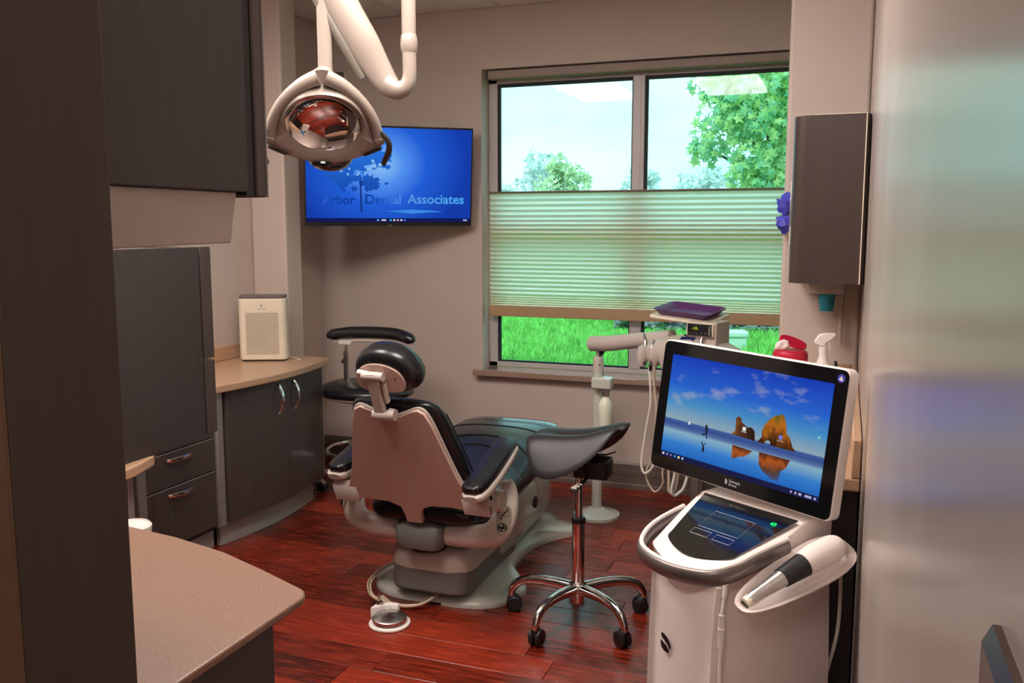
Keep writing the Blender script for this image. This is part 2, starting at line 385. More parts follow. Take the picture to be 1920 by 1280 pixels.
# cellular shade
sh = thing('cellular_shade', 'beige pleated cellular shade drawn across the lower middle of the window', 'window shade', ((WX0 + WX1)/2, 5.0, 1.69))
hw = (WX1 - WX0) / 2 - 0.03
zs = [0.0]
while zs[-1] > -0.13: zs.append(zs[-1] - 0.0155)
while zs[-1] > -0.60: zs.append(zs[-1] - 0.0128)
while zs[-1] > -0.655: zs.append(zs[-1] - 0.0065)
V, F = [], []
for i, z in enumerate(zs):
    y = -0.009 if i % 2 else 0.007
    V += [(-hw, y, z), (hw, y, z)]
    if i: F.append((2*i-2, 2*i-1, 2*i+1, 2*i))
ob('pleated_fabric', (V, F), m_shade, sh, smooth=False)
m_rail = mat('shade_rail', lin(176, 142, 104), 0.5, var=0.06, vscale=40)
m_rail2 = mat('shade_rail_dark', lin(120, 102, 84), 0.5, var=0.06, vscale=40)
ob('top_rail', bx(-hw, hw, -0.014, 0.012, 0.0, 0.012), m_rail2, sh, bevel=0.003)
zb = zs[-1]
ob('bottom_rail', prism([(-0.015, zb - 0.065), (0.012, zb - 0.065), (0.012, zb), (-0.010, zb), (-0.013, zb - 0.02)], -hw, hw, Matrix(((0,0,1,0),(1,0,0,0),(0,1,0,0),(0,0,0,1)))), m_rail, sh, bevel=0.003)
ob('head_rail', bx(-hw, hw, -0.03, 0.03, WZ1 - 1.69 - 0.055, WZ1 - 1.69 - 0.006), mat('shade_head_rail', lin(158, 138, 128), 0.45, var=0.04), sh, bevel=0.006)
for x in (-hw + 0.05, 0.0, hw - 0.05):
    ob('lift_cord', cyl((x, 0.0, 0.012), (x, 0.0, WZ1 - 1.69 - 0.055), 0.0011, seg=6), m_rail, sh)
# ================================================================== left wall cabinets
def bow(y):      # front line of the bowed right-hand section
    t = (y - 3.30) / (4.20 - 3.30)
    return -2.675 + 0.062 * math.sin(PI * min(1, max(0, t * 0.94 + 0.03)))
def arc_panel(f, y0, y1, th, z0, z1, n=10):
    ys = [y0 + (y1 - y0) * k / n for k in range(n + 1)]
    return prism([(f(y), y) for y in ys] + [(f(y) - th, y) for y in reversed(ys)], z0, z1)
def bow_handle(p0, p1, out, r=0.0075, parent=None, w=0.011):
    p0, p1, out = Vector(p0), Vector(p1), Vector(out)
    pts = []
    for k in range(13):
        t = k / 12; h = math.sin(PI * t) ** 0.75
        pts.append(p0.lerp(p1, t) + out * (0.004 + 0.026 * h))
    return ob('handle', tube(pts, [w * .75, w, w, w, w * .75], 8, flat=0.45, up=tuple(out)), m_chrome, parent)
cab = thing('base_cabinet', 'dark bow-fronted base cabinet with two arched chrome handles', 'cabinet', (0, 0, 0))
ob('carcass', join(prism([(bow(3.35) - .02, 3.35)] + [(bow(y) - 0.022, y) for y in np.linspace(3.4, 4.17, 8)] + [(bow(4.185) - .02, 4.185), (-3.12, 4.185), (-3.12, 3.35)], 0.12, 0.748)), m_darkend, cab)
ob('end_trim', prism([(bow(4.185) - 0.004, 4.178), (bow(4.185) - 0.004, 4.19), (-3.0, 4.19), (-3.0, 4.186)], 0.12, 0.748), m_alu, cab)
dl = ob('door', arc_panel(bow, 3.352, 3.772, 0.02, 0.125, 0.742), m_dark, cab, bevel=0.0015)
dr = ob('door', arc_panel(bow, 3.776, 4.176, 0.02, 0.125, 0.742), m_dark, cab, bevel=0.0015)
bow_handle((bow(3.70), 3.70, 0.725), (bow(3.70), 3.70, 0.575), (1, -0.15, 0), parent=dl)
bow_handle((bow(3.835), 3.835, 0.725), (bow(3.835), 3.835, 0.575), (1, 0.1, 0), parent=dr)
ob('toe_kick', join(arc_panel(lambda y: bow(y) - 0.06, 3.35, 4.14, 0.02, 0.0, 0.12), bx(-3.1, bow(4.14) - .062, 4.12, 4.14, 0, .12)), m_kick, cab)
# drawers
dc = thing('drawer_cabinet', 'dark four-drawer base cabinet between grey pilasters', 'cabinet', (0, 0, 0))
ob('carcass', bx(-3.12, -2.70, 2.845, 3.295, 0.1, 0.748), m_darkend, dc)
for (z0, z1, hd) in ((0.642, 0.742, 0), (0.545, 0.638, 0), (0.390, 0.541, 1), (0.125, 0.386, 1)):
    d = ob('drawer', bx(-2.70, -2.68, 2.852, 3.288, z0, z1), m_dark, dc, bevel=0.0015)
    ob('edge_trim', bx(-2.681, -2.6785, 2.853, 3.287, z1 - 0.005, z1 - 0.001), m_alu, d)
    if hd or True:
        zc = z1 - (0.035 if hd else 0.05)
        bow_handle((-2.68, 2.975, zc), (-2.68, 3.13, zc), (1, 0, 0), parent=d)
for y in (2.82, 3.32):
    ob('pilaster', bx(-2.95, -2.668, y - 0.025, y + 0.024, 0.105, 0.748), m_alu, dc, bevel=0.006)
ob('toe_kick', bx(-2.76, -2.74, 2.7, 3.33, 0, 0.1), m_kick, dc)
# shared left worktop
ys = np.linspace(3.30, 4.215, 14)
out = [(-2.66, 2.60), (-2.655, 3.2)] + [(bow(y) + 0.035, y) for y in ys] + [(-2.75, 4.225), (-3.128, 4.225), (-3.128, 2.60)]
wt = tag(ob('worktop', prism(out, 0.748, 0.785), m_stone, bevel=0.006, bseg=3), 'glossy tan stone worktop with curved front on the left cabinets', 'worktop')
ob('backsplash', bx(-3.128, -3.108, 2.60, 4.20, 0.7852, 0.86), m_stone, wt, bevel=0.004)
ob('cable_grommet', lathe([(0.0, 0.7853), (0.036, 0.7853), (0.036, 0.7868), (0.0, 0.7868)], 20, T(-2.93, 3.36, 0)), mat('tan_grommet', lin(120, 84, 60), 0.4, var=0.05), wt)
# peninsula with hutch, seen end-on
hb = thing('peninsula_cabinet', 'dark peninsula base cabinet with grey corner post', 'cabinet', (0, 0, 0))
ob('carcass', prism([(-3.12, 1.75), (-2.06, 1.75), (-2.04, 2.05), (-2.09, 2.18), (-2.30, 2.38), (-3.12, 2.38)], 0.1, 0.748), m_darkend, hb, bevel=0.003)
ob('corner_post', join(bx(-2.075, -2.035, 2.06, 2.085, 0.08, 0.748), bx(-2.09, -2.045, 2.10, 2.125, 0.08, 0.748)), m_alu, hb, bevel=0.003)
ob('toe_kick', bx(-3.1, -2.12, 1.8, 2.3, 0, 0.1), m_kick, hb)
tag(ob('peninsula_worktop', prism([(-3.128, 1.72), (-1.99, 1.72), (-1.965, 1.95), (-1.985, 2.08), (-2.02, 2.19), (-2.11, 2.30), (-2.30, 2.42), (-3.128, 2.42)], 0.748, 0.784), m_stone, bevel=0.006, bseg=3), 'tan stone worktop corner under the tall dark hutch', 'worktop')
hu = thing('hutch_cabinet', 'dark two-door hutch cabinet standing on the peninsula worktop', 'cabinet', (0, 0, 0))
ob('end_panel', bx(-2.038, -2.02, 1.80, 2.44, 0.785, 1.432), m_darkend, hu, bevel=0.0015)
ob('door_gap', bx(-2.9, -2.034, 2.4402, 2.456, 0.79, 1.425), m_black, hu, smooth=False)
ob('carcass', bx(-2.95, -2.039, 1.80, 2.43, 0.785, 1.428), m_darkend, hu)
for (z0, z1) in ((0.792, 1.045), (1.053, 1.432)):
    ob('door', prism([(-2.028, 2.457), (-2.026, 2.508), (-2.2, 2.53), (-2.5, 2.54), (-2.8, 2.52), (-2.94, 2.49), (-2.94, 2.457)], z0, z1), m_dark, hu, bevel=0.002)
# slim white bin seen over the near counter
fb = thing('floor_canister', 'slim white round canister peeking over the near counter', 'canister', (-1.87, 1.93, 0))
ob('body', lathe([(0.0, 0), (0.045, 0), (0.047, 0.02), (0.05, 0.62), (0.05, 0.64), (0.0, 0.64)], 28), m_white, fb)
ob('lid', lathe([(0.0, 0.64), (0.0515, 0.641), (0.0525, 0.655), (0.047, 0.662), (0.044, 0.657), (0.0, 0.655)], 28), m_white, fb)

# ================================================================== near console (divider, counter, upper cabinet)
pw = mat('brown_divider_laminate', lin(62, 48, 38), 0.62, var=0.12, vscale=5, stretch=(8, 8, 0.5), bump=0.06, bscale=160)
struct('wall_divider', bx(-3.12, -0.838, 0.698, 0.86, 0, HC - .006), pw, bevel=0.002)
struct('trim_2', bx(-1.5, -0.8395, 0.690, 0.6978, 0, HC - .01), mat('divider_face_board', lin(96, 70, 50), 0.6, var=0.15, vscale=5, stretch=(8, 8, 0.5)), bevel=0.001)
nc = thing('console_cabinet', 'dark base cabinet under the speckled near counter', 'cabinet', (0, 0, 0))
cf = [(-0.895, 1.23), (-1.1, 1.345), (-1.3, 1.395), (-1.55, 1.41), (-1.8, 1.38), (-2.05, 1.30)]
ob('carcass', prism([(-0.895, 0.862)] + cf + [(-2.05, 0.862)], 0.09, 0.845), m_darkend, nc, bevel=0.003)
ob('toe_kick', prism([(-0.93, 0.862)] + [(x - .02, y - .05) for x, y in cf] + [(-2.02, 0.862)], 0, 0.09), m_kick, nc)
co = []
for k in range(7):
    a = math.radians(-5 + 70 * k / 6); co.append((-0.905 + 0.045 * math.cos(a), 1.262 + 0.045 * math.sin(a)))
edge = [(-1.0, 1.352), (-1.135, 1.405), (-1.28, 1.44), (-1.421, 1.46), (-1.55, 1.463), (-1.75, 1.45), (-1.95, 1.40), (-2.1, 1.34)]
tag(ob('console_counter', prism([(-0.86, 0.861)] + co + edge + [(-2.1, 0.861)], 0.845, 0.86), m_lam, bevel=0.004, bseg=3), 'speckled tan near counter with a rounded corner and curved far edge', 'worktop')
uc = thing('upper_cabinet', 'dark wall-hung upper cabinet with grey under-cabinet valance', 'cabinet', (0, 0, 0))
ob('end_panel', bx(-0.90, -0.88, 0.861, 1.186, 1.553, 2.62), m_darkend, uc, bevel=0.0015)
ob('carcass', bx(-2.05, -0.901, 0.861, 1.182, 1.556, 2.62), m_darkend, uc)
ob('door_edge', bx(-2.05, -0.886, 1.188, 1.209, 1.548, 2.62), m_black, uc)
ob('door', prism([(-0.882, 1.211), (-0.882, 1.236), (-1.1, 1.27), (-1.47, 1.29), (-1.47, 1.265)], 1.546, 2.62), m_dark, uc, bevel=0.003)
ob('door', prism([(-1.473, 1.265), (-1.473, 1.29), (-1.85, 1.27), (-2.05, 1.236), (-2.05, 1.211)], 1.546, 2.62), m_dark, uc, bevel=0.003)
ob('door_edging', bx(-0.8835, -0.8805, 1.2362, 1.2385, 1.546, 2.62), m_alu, uc)
vl = ob('valance', prism([(0.862, 1.470), (1.158, 1.4745), (1.176, 1.5525), (0.862, 1.5525)], -2.04, -0.895, Matrix(((0,0,1,0),(1,0,0,0),(0,1,0,0),(0,0,0,1)))), mat('grey_valance', lin(182, 168, 158), 0.5, var=0.05, vscale=8, bump=0.05, bscale=200), uc, bevel=0.002)
ob('screw', lathe([(0, 0), (0.006, 0.0), (0.0055, 0.002), (0.003, 0.004), (0, 0.0045)], 14, frame3((-0.895, 0.893, 1.482), (0, 1, 0), z=(1, 0, 0))), m_chrome, vl)

# ================================================================== right side: sink unit, upper cabinet and things on it
sk = thing('sink_cabinet', 'dark sink base cabinet behind the scanner cart', 'cabinet', (0, 0, 0))
so_ = [(0.056, 2.42), (-0.20, 2.42), (-0.34, 2.75), (-0.43, 3.06), (-0.56, 3.745), (0.056, 3.745)]
ob('carcass', prism(so_, 0.0, 0.822), mat('black_brown_laminate', lin(34, 28, 27), 0.5, var=0.2, vscale=9, stretch=(9, 9, 0.5)), sk, bevel=0.003)
ob('edge_trim', bx(-0.5665, -0.561, 3.735, 3.746, 0.02, 0.82), m_alu, sk)
for (a, b) in ((3.06, 3.39), (3.395, 3.72)):
    fx = lambda y: -0.43 - 0.13 * (y - 3.06) / 0.685
    d = ob('door', prism([(fx(a) - .001, a), (fx(b) - .001, b), (fx(b) - .02, b - .002), (fx(a) - .02, a - .002)], 0.1, 0.815), m_dark, sk, bevel=0.002)
    yh = 3.36 if b < 3.5 else 3.425
    bow_handle((fx(yh) - .02, yh, 0.77), (fx(yh) - .02, yh, 0.63), (-1, 0, 0), parent=d)
sw = tag(ob('sink_counter', prism([(0.058, 2.40), (-0.215, 2.40), (-0.36, 2.74), (-0.46, 3.06), (-0.59, 3.747), (0.058, 3.747)], 0.822, 0.858), m_stone, bevel=0.006, bseg=3), 'tan stone sink counter with upstand, mostly behind the monitor', 'worktop')
ob('upstand', join(bx(0.036, 0.058, 2.40, 3.747, 0.8582, 0.96)), m_stone, sw, bevel=0.004)
ob('upstand', join(bx(-0.24, 0.035, 3.727, 3.747, 0.8582, 0.96)), m_stone, sw, bevel=0.004)
# faucet
fa = thing('faucet', 'arched chrome faucet just showing above the monitor', 'faucet', (-0.225, 3.18, 0.858))
ob('spout', tube([(0, 0, 0.0), (0, 0, 0.10), (-0.005, -.01, 0.145), (-0.045, -.03, 0.172), (-0.085, -.05, 0.145), (-0.09, -.052, 0.12)], [0.017, 0.015, 0.013, 0.0125, 0.0125, 0.0125], 14, smooth=5), m_chrome, fa)
ob('base', lathe([(0, 0), (0.028, 0), (0.028, 0.01), (0.02, 0.02), (0, 0.02)], 20), m_chrome, fa)
# upper cabinet on the right wall: end panel to camera, rounded front
ur = thing('rounded_wall_cabinet', 'dark brown wall cabinet with rounded front edge by the window', 'cabinet', (0, 0, 0))
prof = [(0.035, 3.20), (-0.128, 3.20)]
for k in range(1, 8):
    a = PI / 2 * k / 8; prof.append((-0.128 - 0.058 * math.sin(a), 3.258 - 0.058 * math.cos(a)))
prof += [(-0.186, 3.26), (-0.186, 3.742), (0.058, 3.742), (0.058, 3.22), (0.045, 3.20)]
ob('body', prism(prof, 1.307, 1.865), mat('brown_laminate', lin(66, 53, 48), 0.34, var=0.12, vscale=8, stretch=(9, 9, 0.5), bump=0.04), ur, ang=30)
ob('edge_strip', join(bx(0.0415, 0.0450, 3.198, 3.202, 1.307, 1.866), bx(-0.12, 0.0450, 3.198, 3.202, 1.8655, 1.868)), m_cream, ur, smooth=False)
ob('door_pull', bx(-0.191, -0.1865, 3.27, 3.285, 1.5, 1.6), m_chrome, ur, bevel=0.001)
# box of gloves on the far side
gb = thing('glove_dispenser', 'blue nitrile gloves poking out beside the brown cabinet', 'gloves', (-0.215, 3.715, 1.55))
ob('box', bx(0.002, 0.027, -0.06, 0.03, -0.12, 0.12), m_white, gb, bevel=0.002)
m_glove = mat('blue_nitrile', lin(70, 70, 190), 0.5, var=0.15, vscale=60)
def rag(seed, n=3, s=0.03):
    rr = random.Random(seed); V, F = [], []
    lo = []
    for i in range(6):
        t = i / 5; rad = s * (0.35 + 0.9 * math.sin(PI * (0.15 + 0.75 * t)))
        lo.append([(-t * s * 1.5 + rr.uniform(-.2, .2) * s, math.cos(2*PI*k/9) * rad * rr.uniform(.5, 1.2) * .7, math.sin(2*PI*k/9) * rad * rr.uniform(.6, 1.3)) for k in range(9)])
    return loft(lo)
ob('glove', xf(rag(3, s=0.034), T(0.004, -0.02, 0.035)), m_glove, gb, ang=30)
ob('glove', xf(rag(8, s=0.034), T(0.004, -0.02, -0.035)), m_glove, gb, ang=30)
# cup dispenser with teal cup
cd_ = thing('cup_dispenser', 'pale wall bracket under the brown cabinet holding paper cups', 'dispenser', (-0.06, 3.747, 1.24))
ob('bracket', join(bx(-0.075, 0.06, -0.004, 0.0, -0.01, 0.06), bx(-0.075, 0.06, -0.085, -0.004, 0.0, 0.06)), m_beige, cd_, bevel=0.004)
ob('tube', cyl((0.05, -0.02, -0.2), (0.05, -0.02, 0.0), 0.008, seg=12), m_beige, cd_)
cp = thing('paper_cup', 'teal paper cup in the dispenser above the spray bottle', 'cup', (-0.065, 3.70, 1.172))
ob('cup', lathe([(0.0, 0), (0.024, 0.0), (0.0325, 0.066), (0.0315, 0.066), (0.023, 0.003), (0, 0.003)], 24), mat('teal_paper', lin(40, 150, 170), 0.55, var=0.06, vscale=30), cp)
# wipes tub
tb = thing('wipes_tub', 'white wipes tub with open red flip lid by the window', 'tub', (-0.175, 3.35, 0.858))
ob('tub', lathe([(0, 0), (0.056, 0), (0.058, 0.01), (0.059, 0.155), (0.055, 0.16), (0, 0.16)], 28), m_white, tb)
m_red = mat('red_plastic', lin(190, 26, 56), 0.35, var=0.05)
ob('label_band', lathe([(0.0585, 0.02), (0.0596, 0.02), (0.0598, 0.10), (0.0587, 0.10)], 28), mat('pink_label', lin(214, 150, 160), 0.5, var=0.2, vscale=40), tb)
rl = ob('lid', lathe([(0, 0.16), (0.061, 0.16), (0.062, 0.185), (0.057, 0.197), (0.045, 0.2), (0, 0.2)], 28), m_red, tb)
ob('flap', prism(sup(0.05, 0.036, 2.5, 24), 0, 0.008, T(0.006, 0.022, 0.222) @ Ry(math.radians(20)) @ Rx(math.radians(18))), m_red, rl, bevel=0.002)
ob('wipe', xf(rag(5, s=0.025), T(-0.02, -0.012, 0.20) @ Ry(math.radians(60))), mat('white_tissue', lin(238, 222, 222), 0.8, var=0.05), tb, sub=1)
# spray bottle
sb = thing('spray_bottle', 'white trigger spray bottle beside the red-lidded tub', 'spray bottle', (-0.062, 3.30, 0.858), math.radians(6))
ob('bottle', lathe([(0, 0), (0.034, 0), (0.037, 0.008), (0.037, 0.11), (0.034, 0.135), (0.022, 0.165), (0.015, 0.185), (0.013, 0.205), (0, 0.205)], 28), m_white, sb)
ob('collar', lathe([(0, 0.203), (0.0155, 0.203), (0.0155, 0.225), (0, 0.225)], 20), m_white, sb)
ob('trigger_head', prism([(-0.048, 0.232), (-0.052, 0.243), (-0.036, 0.268), (-0.02, 0.272), (0.02, 0.272), (0.02, 0.263), (0.005, 0.248), (-0.012, 0.238), (-0.014, 0.225), (-0.03, 0.225)], -0.010, 0.010, T(0.02, 0, 0) @ Matrix(((1,0,0,0),(0,0,-1,0),(0,1,0,0),(0,0,0,1)))), m_white, sb, bevel=0.004)
ob('trigger', tube([(0.012, 0, 0.255), (0.02, 0, 0.235), (0.022, 0, 0.212)], [0.005, 0.004, 0.003], 8, smooth=3), m_white, sb)
# dark pens / instruments standing near the wall
for k, (x, y, h, tilt, m, lab) in enumerate(((-0.052, 3.22, 0.19, 8, m_steel, 'thin steel instrument leaning against the spray bottle'), (-0.012, 3.26, 0.18, -2, m_black, 'black pen-like tool standing right of the spray bottle'))):
    p = thing('hand_tool', lab, 'tool', (x, y, 0.858), 0)
    p.rotation_euler = (0, math.radians(tilt), 0)
    ob('shaft', lathe([(0, 0), (0.006, 0.0), (0.0075, 0.02), (0.0075, h - .02), (0.004, h), (0, h)], 12), m, p)
    ob('clip', bx(0.007, 0.010, -0.002, 0.002, h * .55, h * .95), m_black if m is m_steel else m_steel, p)
hp = thing('tap_lever', 'black and chrome tap lever by the right wall', 'tap', (0.0, 2.72, 0.858), 0)
ob('stem', lathe([(0, 0), (0.012, 0), (0.009, 0.10), (0.009, 0.14), (0, 0.14)], 14), m_chrome, hp)
ob('lever', cyl((-0.05, 0, 0.145), (0.004, 0, 0.15), 0.007, 0.010, 12), m_black, hp)
ob('tip', cyl((0.004, 0, 0.15), (0.009, 0, 0.15), 0.011, 0.011, 12), m_chrome, hp)
# switch plate on the near right wall
sp_ = thing('switch_plate', 'dark bronze light switch plate on the near right wall', 'switch plate', (XR, 0.315, 1.285))
ob('plate', loft([[(0, -0.045, -0.068), (0, 0.045, -0.068), (0, 0.045, 0.068), (0, -0.045, 0.068)], [(-0.003, -0.045, -0.068), (-0.003, 0.045, -0.068), (-0.003, 0.045, 0.068), (-0.003, -0.045, 0.068)], [(-0.007, -0.040, -0.063), (-0.007, 0.040, -0.063), (-0.007, 0.040, 0.063), (-0.007, -0.040, 0.063)]]), mat('bronze', lin(112, 92, 82), 0.22, metal=0.9, var=0.08, vscale=20), sp_, smooth=False)
for z in (-0.042, 0.042):
    ob('screw', lathe([(0, 0), (0.0045, 0), (0.004, 0.0015), (0.002, 0.0025), (0, 0.0025)], 12, frame3((-0.007, 0.0, z), (0, 1, 0), z=(-1, 0, 0))), m_chrome, sp_)
ob('toggle', prism([(-0.005, -0.011), (0.005, -0.011), (0.005, 0.011), (-0.005, 0.011)], 0, 0.011, frame3((-0.007, 0, 0), (0, 1, 0), z=(-1, 0, 0.3))), m_white, sp_, bevel=0.001)
# air purifier on the left worktop
ap = thing('air_purifier', 'cream air purifier with dotted front grille on the left worktop', 'air purifier', (-2.915, 4.02, 0.785), math.radians(24))
ob('body', prism(rrect(0.25, 0.115, 0.03, 6), 0.008, 0.335), m_cream, ap, bevel=0.005)
ob('foot', prism(rrect(0.23, 0.1, 0.025, 6), 0, 0.008), m_black, ap)
ob('top_cap', prism(rrect(0.242, 0.108, 0.028, 6), 0.335, 0.352), mat('grey_cap', lin(110, 98, 92), 0.45, var=0.05), ap, bevel=0.004)
dots = []
for r in range(33):
    for c in range(15):
        x = -0.082 + c * 0.0115 + (0.00575 if r % 2 else 0); z = 0.04 + r * 0.0068
        dots.append(xf(prism([(0.0030 * math.cos(PI/3*k), 0.0030 * math.sin(PI/3*k)) for k in range(6)], 0, 0.0006), frame3((x, -0.0577, z), (1, 0, 0), z=(0, -1, 0))))
o = ob('grille_holes', join(*dots), mat('grille_dark', lin(70, 56, 42), 0.8, var=0.1), ap, smooth=False); o['kind'] = 'stuff'
ob('logo_dot', disc((0, -0.0576, 0.298), (0, -1, 0), 0.006, 14, 0.0006), mat('grille_dark2', lin(150, 140, 130), 0.6, var=0.02), ap)
ob('maker_mark', bx(-0.022, 0.022, -0.0579, -0.0574, 0.279, 0.2825), MATS['grille_dark2'], ap, smooth=False)
ob('power_cord', tube([(0.08, 0.05, 0.02), (0.13, 0.035, 0.012), (0.17, -0.01, 0.006), (0.19, -0.03, 0.004)], 0.0025, 8, smooth=5), m_white, ap)
# small speaker box on the back wall behind the lamp
sx = thing('wall_speaker', 'small dark wall speaker with pale edge behind the dental lamp', 'speaker', (-2.96, 4.95, 2.37))
ob('box', bx(-0.05, 0.035, -0.03, -0.0, -0.065, 0.065), mat('taupe_box', lin(104, 92, 84), 0.5, var=0.05), sx, bevel=0.003)
ob('pale_edge', bx(0.0352, 0.041, -0.031, 0.0, -0.066, 0.066), m_white, sx, bevel=0.001)
# ================================================================== television
TVM = T(-2.427, 4.561, 1.777) @ Rz(0.644) @ Rx(0.12)
tv = thing('television', 'wall-mounted flat television showing a blue tree logo', 'television', M=TVM)
ob('housing', prism(rrect(0.95, 0.555, 0.006, 3), 0.0, 0.03, Matrix(((1,0,0,0),(0,0,1,0),(0,1,0,0),(0,0,0,1)))), m_black, tv, bevel=0.003)
ob('back_cover', bx(-0.3, 0.3, 0.03, 0.055, -0.2, 0.15), m_black, tv, bevel=0.01)
ob('wall_arm', join(bx(-0.1, 0.1, 0.055, 0.065, -0.1, 0.1), tube([(0, 0.06, 0), (-0.06, 0.22, 0), (0.0, 0.47, -0.03)], 0.018, 8)), m_black, tv)
SW, SH, SZ = 0.932, 0.522, 0.006
def tvp(u, v): return (-SW/2 + u * SW, -SH/2 + v * SH + SZ)
def tv_mat():
    m = bpy.data.materials.new('tv_screen_blue'); m.use_nodes = True; n = m.node_tree; n.nodes.clear(); L = n.links
    out = n.nodes.new('ShaderNodeOutputMaterial'); e = n.nodes.new('ShaderNodeEmission'); t = n.nodes.new('ShaderNodeTexCoord'); mp = n.nodes.new('ShaderNodeMapping'); ln = n.nodes.new('ShaderNodeVectorMath'); ln.operation = 'LENGTH'
    gx_, gz_ = tvp(0.44, 0.62)
    mp.inputs['Location'].default_value = (-gx_ * 1.0, 0, -gz_ * 1.15); mp.inputs['Scale'].default_value = (1.0, 0.0, 1.15)
    r = n.nodes.new('ShaderNodeValToRGB'); els = r.color_ramp.elements
    for k, (p, c) in enumerate([(0.0, lin(150, 205, 255)), (0.13, lin(84, 150, 248)), (0.26, lin(36, 98, 224)), (0.5, lin(22, 62, 176))]):
        if k >= len(els): els.new(p)
        els[k].position = p; els[k].color = c
    L.new(t.outputs['Object'], mp.inputs[0]); L.new(mp.outputs[0], ln.inputs[0]); L.new(ln.outputs['Value'], r.inputs[0]); L.new(r.outputs[0], e.inputs[0]); L.new(e.outputs[0], out.inputs[0])
    e.inputs[1].default_value = 0.9
    return m
scr = ob('screen', bx(-SW/2, SW/2, -0.0012, 0.002, -SH/2 + SZ, SH/2 + SZ), tv_mat(), tv, smooth=False)
XZ = lambda y: Matrix(((1,0,0,0),(0,0,-1,y),(0,1,0,0),(0,0,0,1)))     # outline (x,z) -> facing -y
def decal(name, pts, m, parent, y, th=0.0004):
    return ob(name, prism(pts, 0, th, XZ(y)), m, parent, smooth=False)
m_tree = emis('logo_tree_blue', lin(28, 96, 222), 0.85, ramp=[(0, lin(26, 74, 180)), (1, lin(46, 130, 245))], axis='Z', lo=-0.1, hi=0.2)
rr = random.Random(4)
def blob(u, v, a, b, seed, n=34, jag=0.35):
    q = random.Random(seed); o = []
    for k in range(n):
        t = 2*PI*k/n; s = 1 + jag * (q.random() - 0.5) * 2
        x, z = tvp(u, v); o.append((x + a * s * math.cos(t), z + b * s * math.sin(t)))
    return o
crown = [prism(blob(0.29, 0.80, 0.155, 0.10, 1), 0, 0.0004, XZ(-0.0016)), prism(blob(0.215, 0.47, 0.080, 0.052, 2), 0, 0.0004, XZ(-0.0017)), prism(blob(0.378, 0.425, 0.052, 0.04, 3), 0, 0.0004, XZ(-0.0018)),
         prism(blob(0.24, 0.64, 0.105, 0.065, 5), 0, 0.0004, XZ(-0.0019)), prism(blob(0.40, 0.70, 0.085, 0.06, 6), 0, 0.0004, XZ(-0.0020)), prism(blob(0.475, 0.595, 0.03, 0.012, 7), 0, 0.0004, XZ(-0.0021)),
         prism(blob(0.22, 0.34, 0.014, 0.008, 8, 14), 0, 0.0004, XZ(-0.0021)), prism(blob(0.285, 0.355, 0.022, 0.014, 9, 18), 0, 0.0004, XZ(-0.0021)), prism(blob(0.365, 0.35, 0.02, 0.01, 10, 16), 0, 0.0004, XZ(-0.0021))]
for k in range(26):
    u, v = rr.uniform(.14, .52), rr.uniform(.38, .72)
    crown.append(prism(blob(u, v, rr.uniform(.004, .011), rr.uniform(.004, .009), 30 + k, 9, .5), 0, 0.0004, XZ(-0.0022)))
ob('logo_tree_crown', join(*crown), m_tree, scr, smooth=False)
m_dkblue = emis('logo_trunk_blue', lin(22, 62, 150), 0.8)
ob('logo_tree_trunk', prism([tvp(.312, .44), tvp(.33, .44), tvp(.326, .37), tvp(.333, .107), tvp(.319, .107), tvp(.316, .37)], 0, 0.0004, XZ(-0.0024)), m_dkblue, scr, smooth=False)
hl = [prism(blob(rr.uniform(.2, .42), rr.uniform(.5, .66), rr.uniform(.005, .016), rr.uniform(.004, .012), 80 + k, 12, .6), 0, 0.0004, XZ(-0.0025)) for k in range(12)]
ob('logo_tree_gaps', join(*hl), emis('logo_gap', lin(150, 205, 255), 0.85), scr, smooth=False)
def word(s, u0, u1, v0, capf, m, par):
    vf = text_vf(s, 1.0, 0.0, 'LEFT', bold=0.018); xs = [p[0] for p in vf[0]]; w = max(xs) - min(xs); x0 = min(xs)
    sc = capf / 0.70; sx = (u1 - u0) * SW / w; bx_, bz = tvp(u0, v0)
    return ob('lettering', ([(bx_ + (p[0] - x0) * sx, -0.0027, bz + p[1] * sc) for p in vf[0]], vf[1]), m, par, smooth=False)
c52 = 0.052
a0, a1 = tvp(.094, 0)[0], tvp(.286, 0)[0]
word('Arbor', .094, .286, .19, c52, emis('txt_a', (0, 0, 0, 1), 0.85, ramp=[(0, lin(52, 110, 232)), (0.25, lin(26, 78, 190)), (1, lin(18, 62, 158))], axis='X', lo=a0, hi=a1), scr)
word('Dental', .349, .564, .197, c52, emis('txt_b', (0, 0, 0, 1), 0.85, ramp=[(0, lin(16, 60, 150)), (0.5, lin(30, 90, 205)), (1, lin(84, 150, 240))], axis='X', lo=tvp(.349, 0)[0], hi=tvp(.564, 0)[0]), scr)
word('Associates', .604, .958, .203, c52, emis('txt_c', (0, 0, 0, 1), 0.9, ramp=[(0, lin(96, 150, 235)), (1, lin(70, 180, 250))], axis='X', lo=tvp(.604, 0)[0], hi=tvp(.958, 0)[0]), scr)
decal('logo_pond', [tvp(*p) for p in ((.467, .117), (.53, .123), (.62, .137), (.74, .128), (.826, .113), (.72, .105), (.632, .092), (.55, .108))], emis('pond', lin(64, 150, 242), 0.85), scr, -0.0024)
decal('taskbar', [tvp(0, 0), tvp(1, 0), tvp(1, .042), tvp(0, .042)], emis('taskbar_navy', lin(24, 32, 104), 0.7), scr, -0.0016)
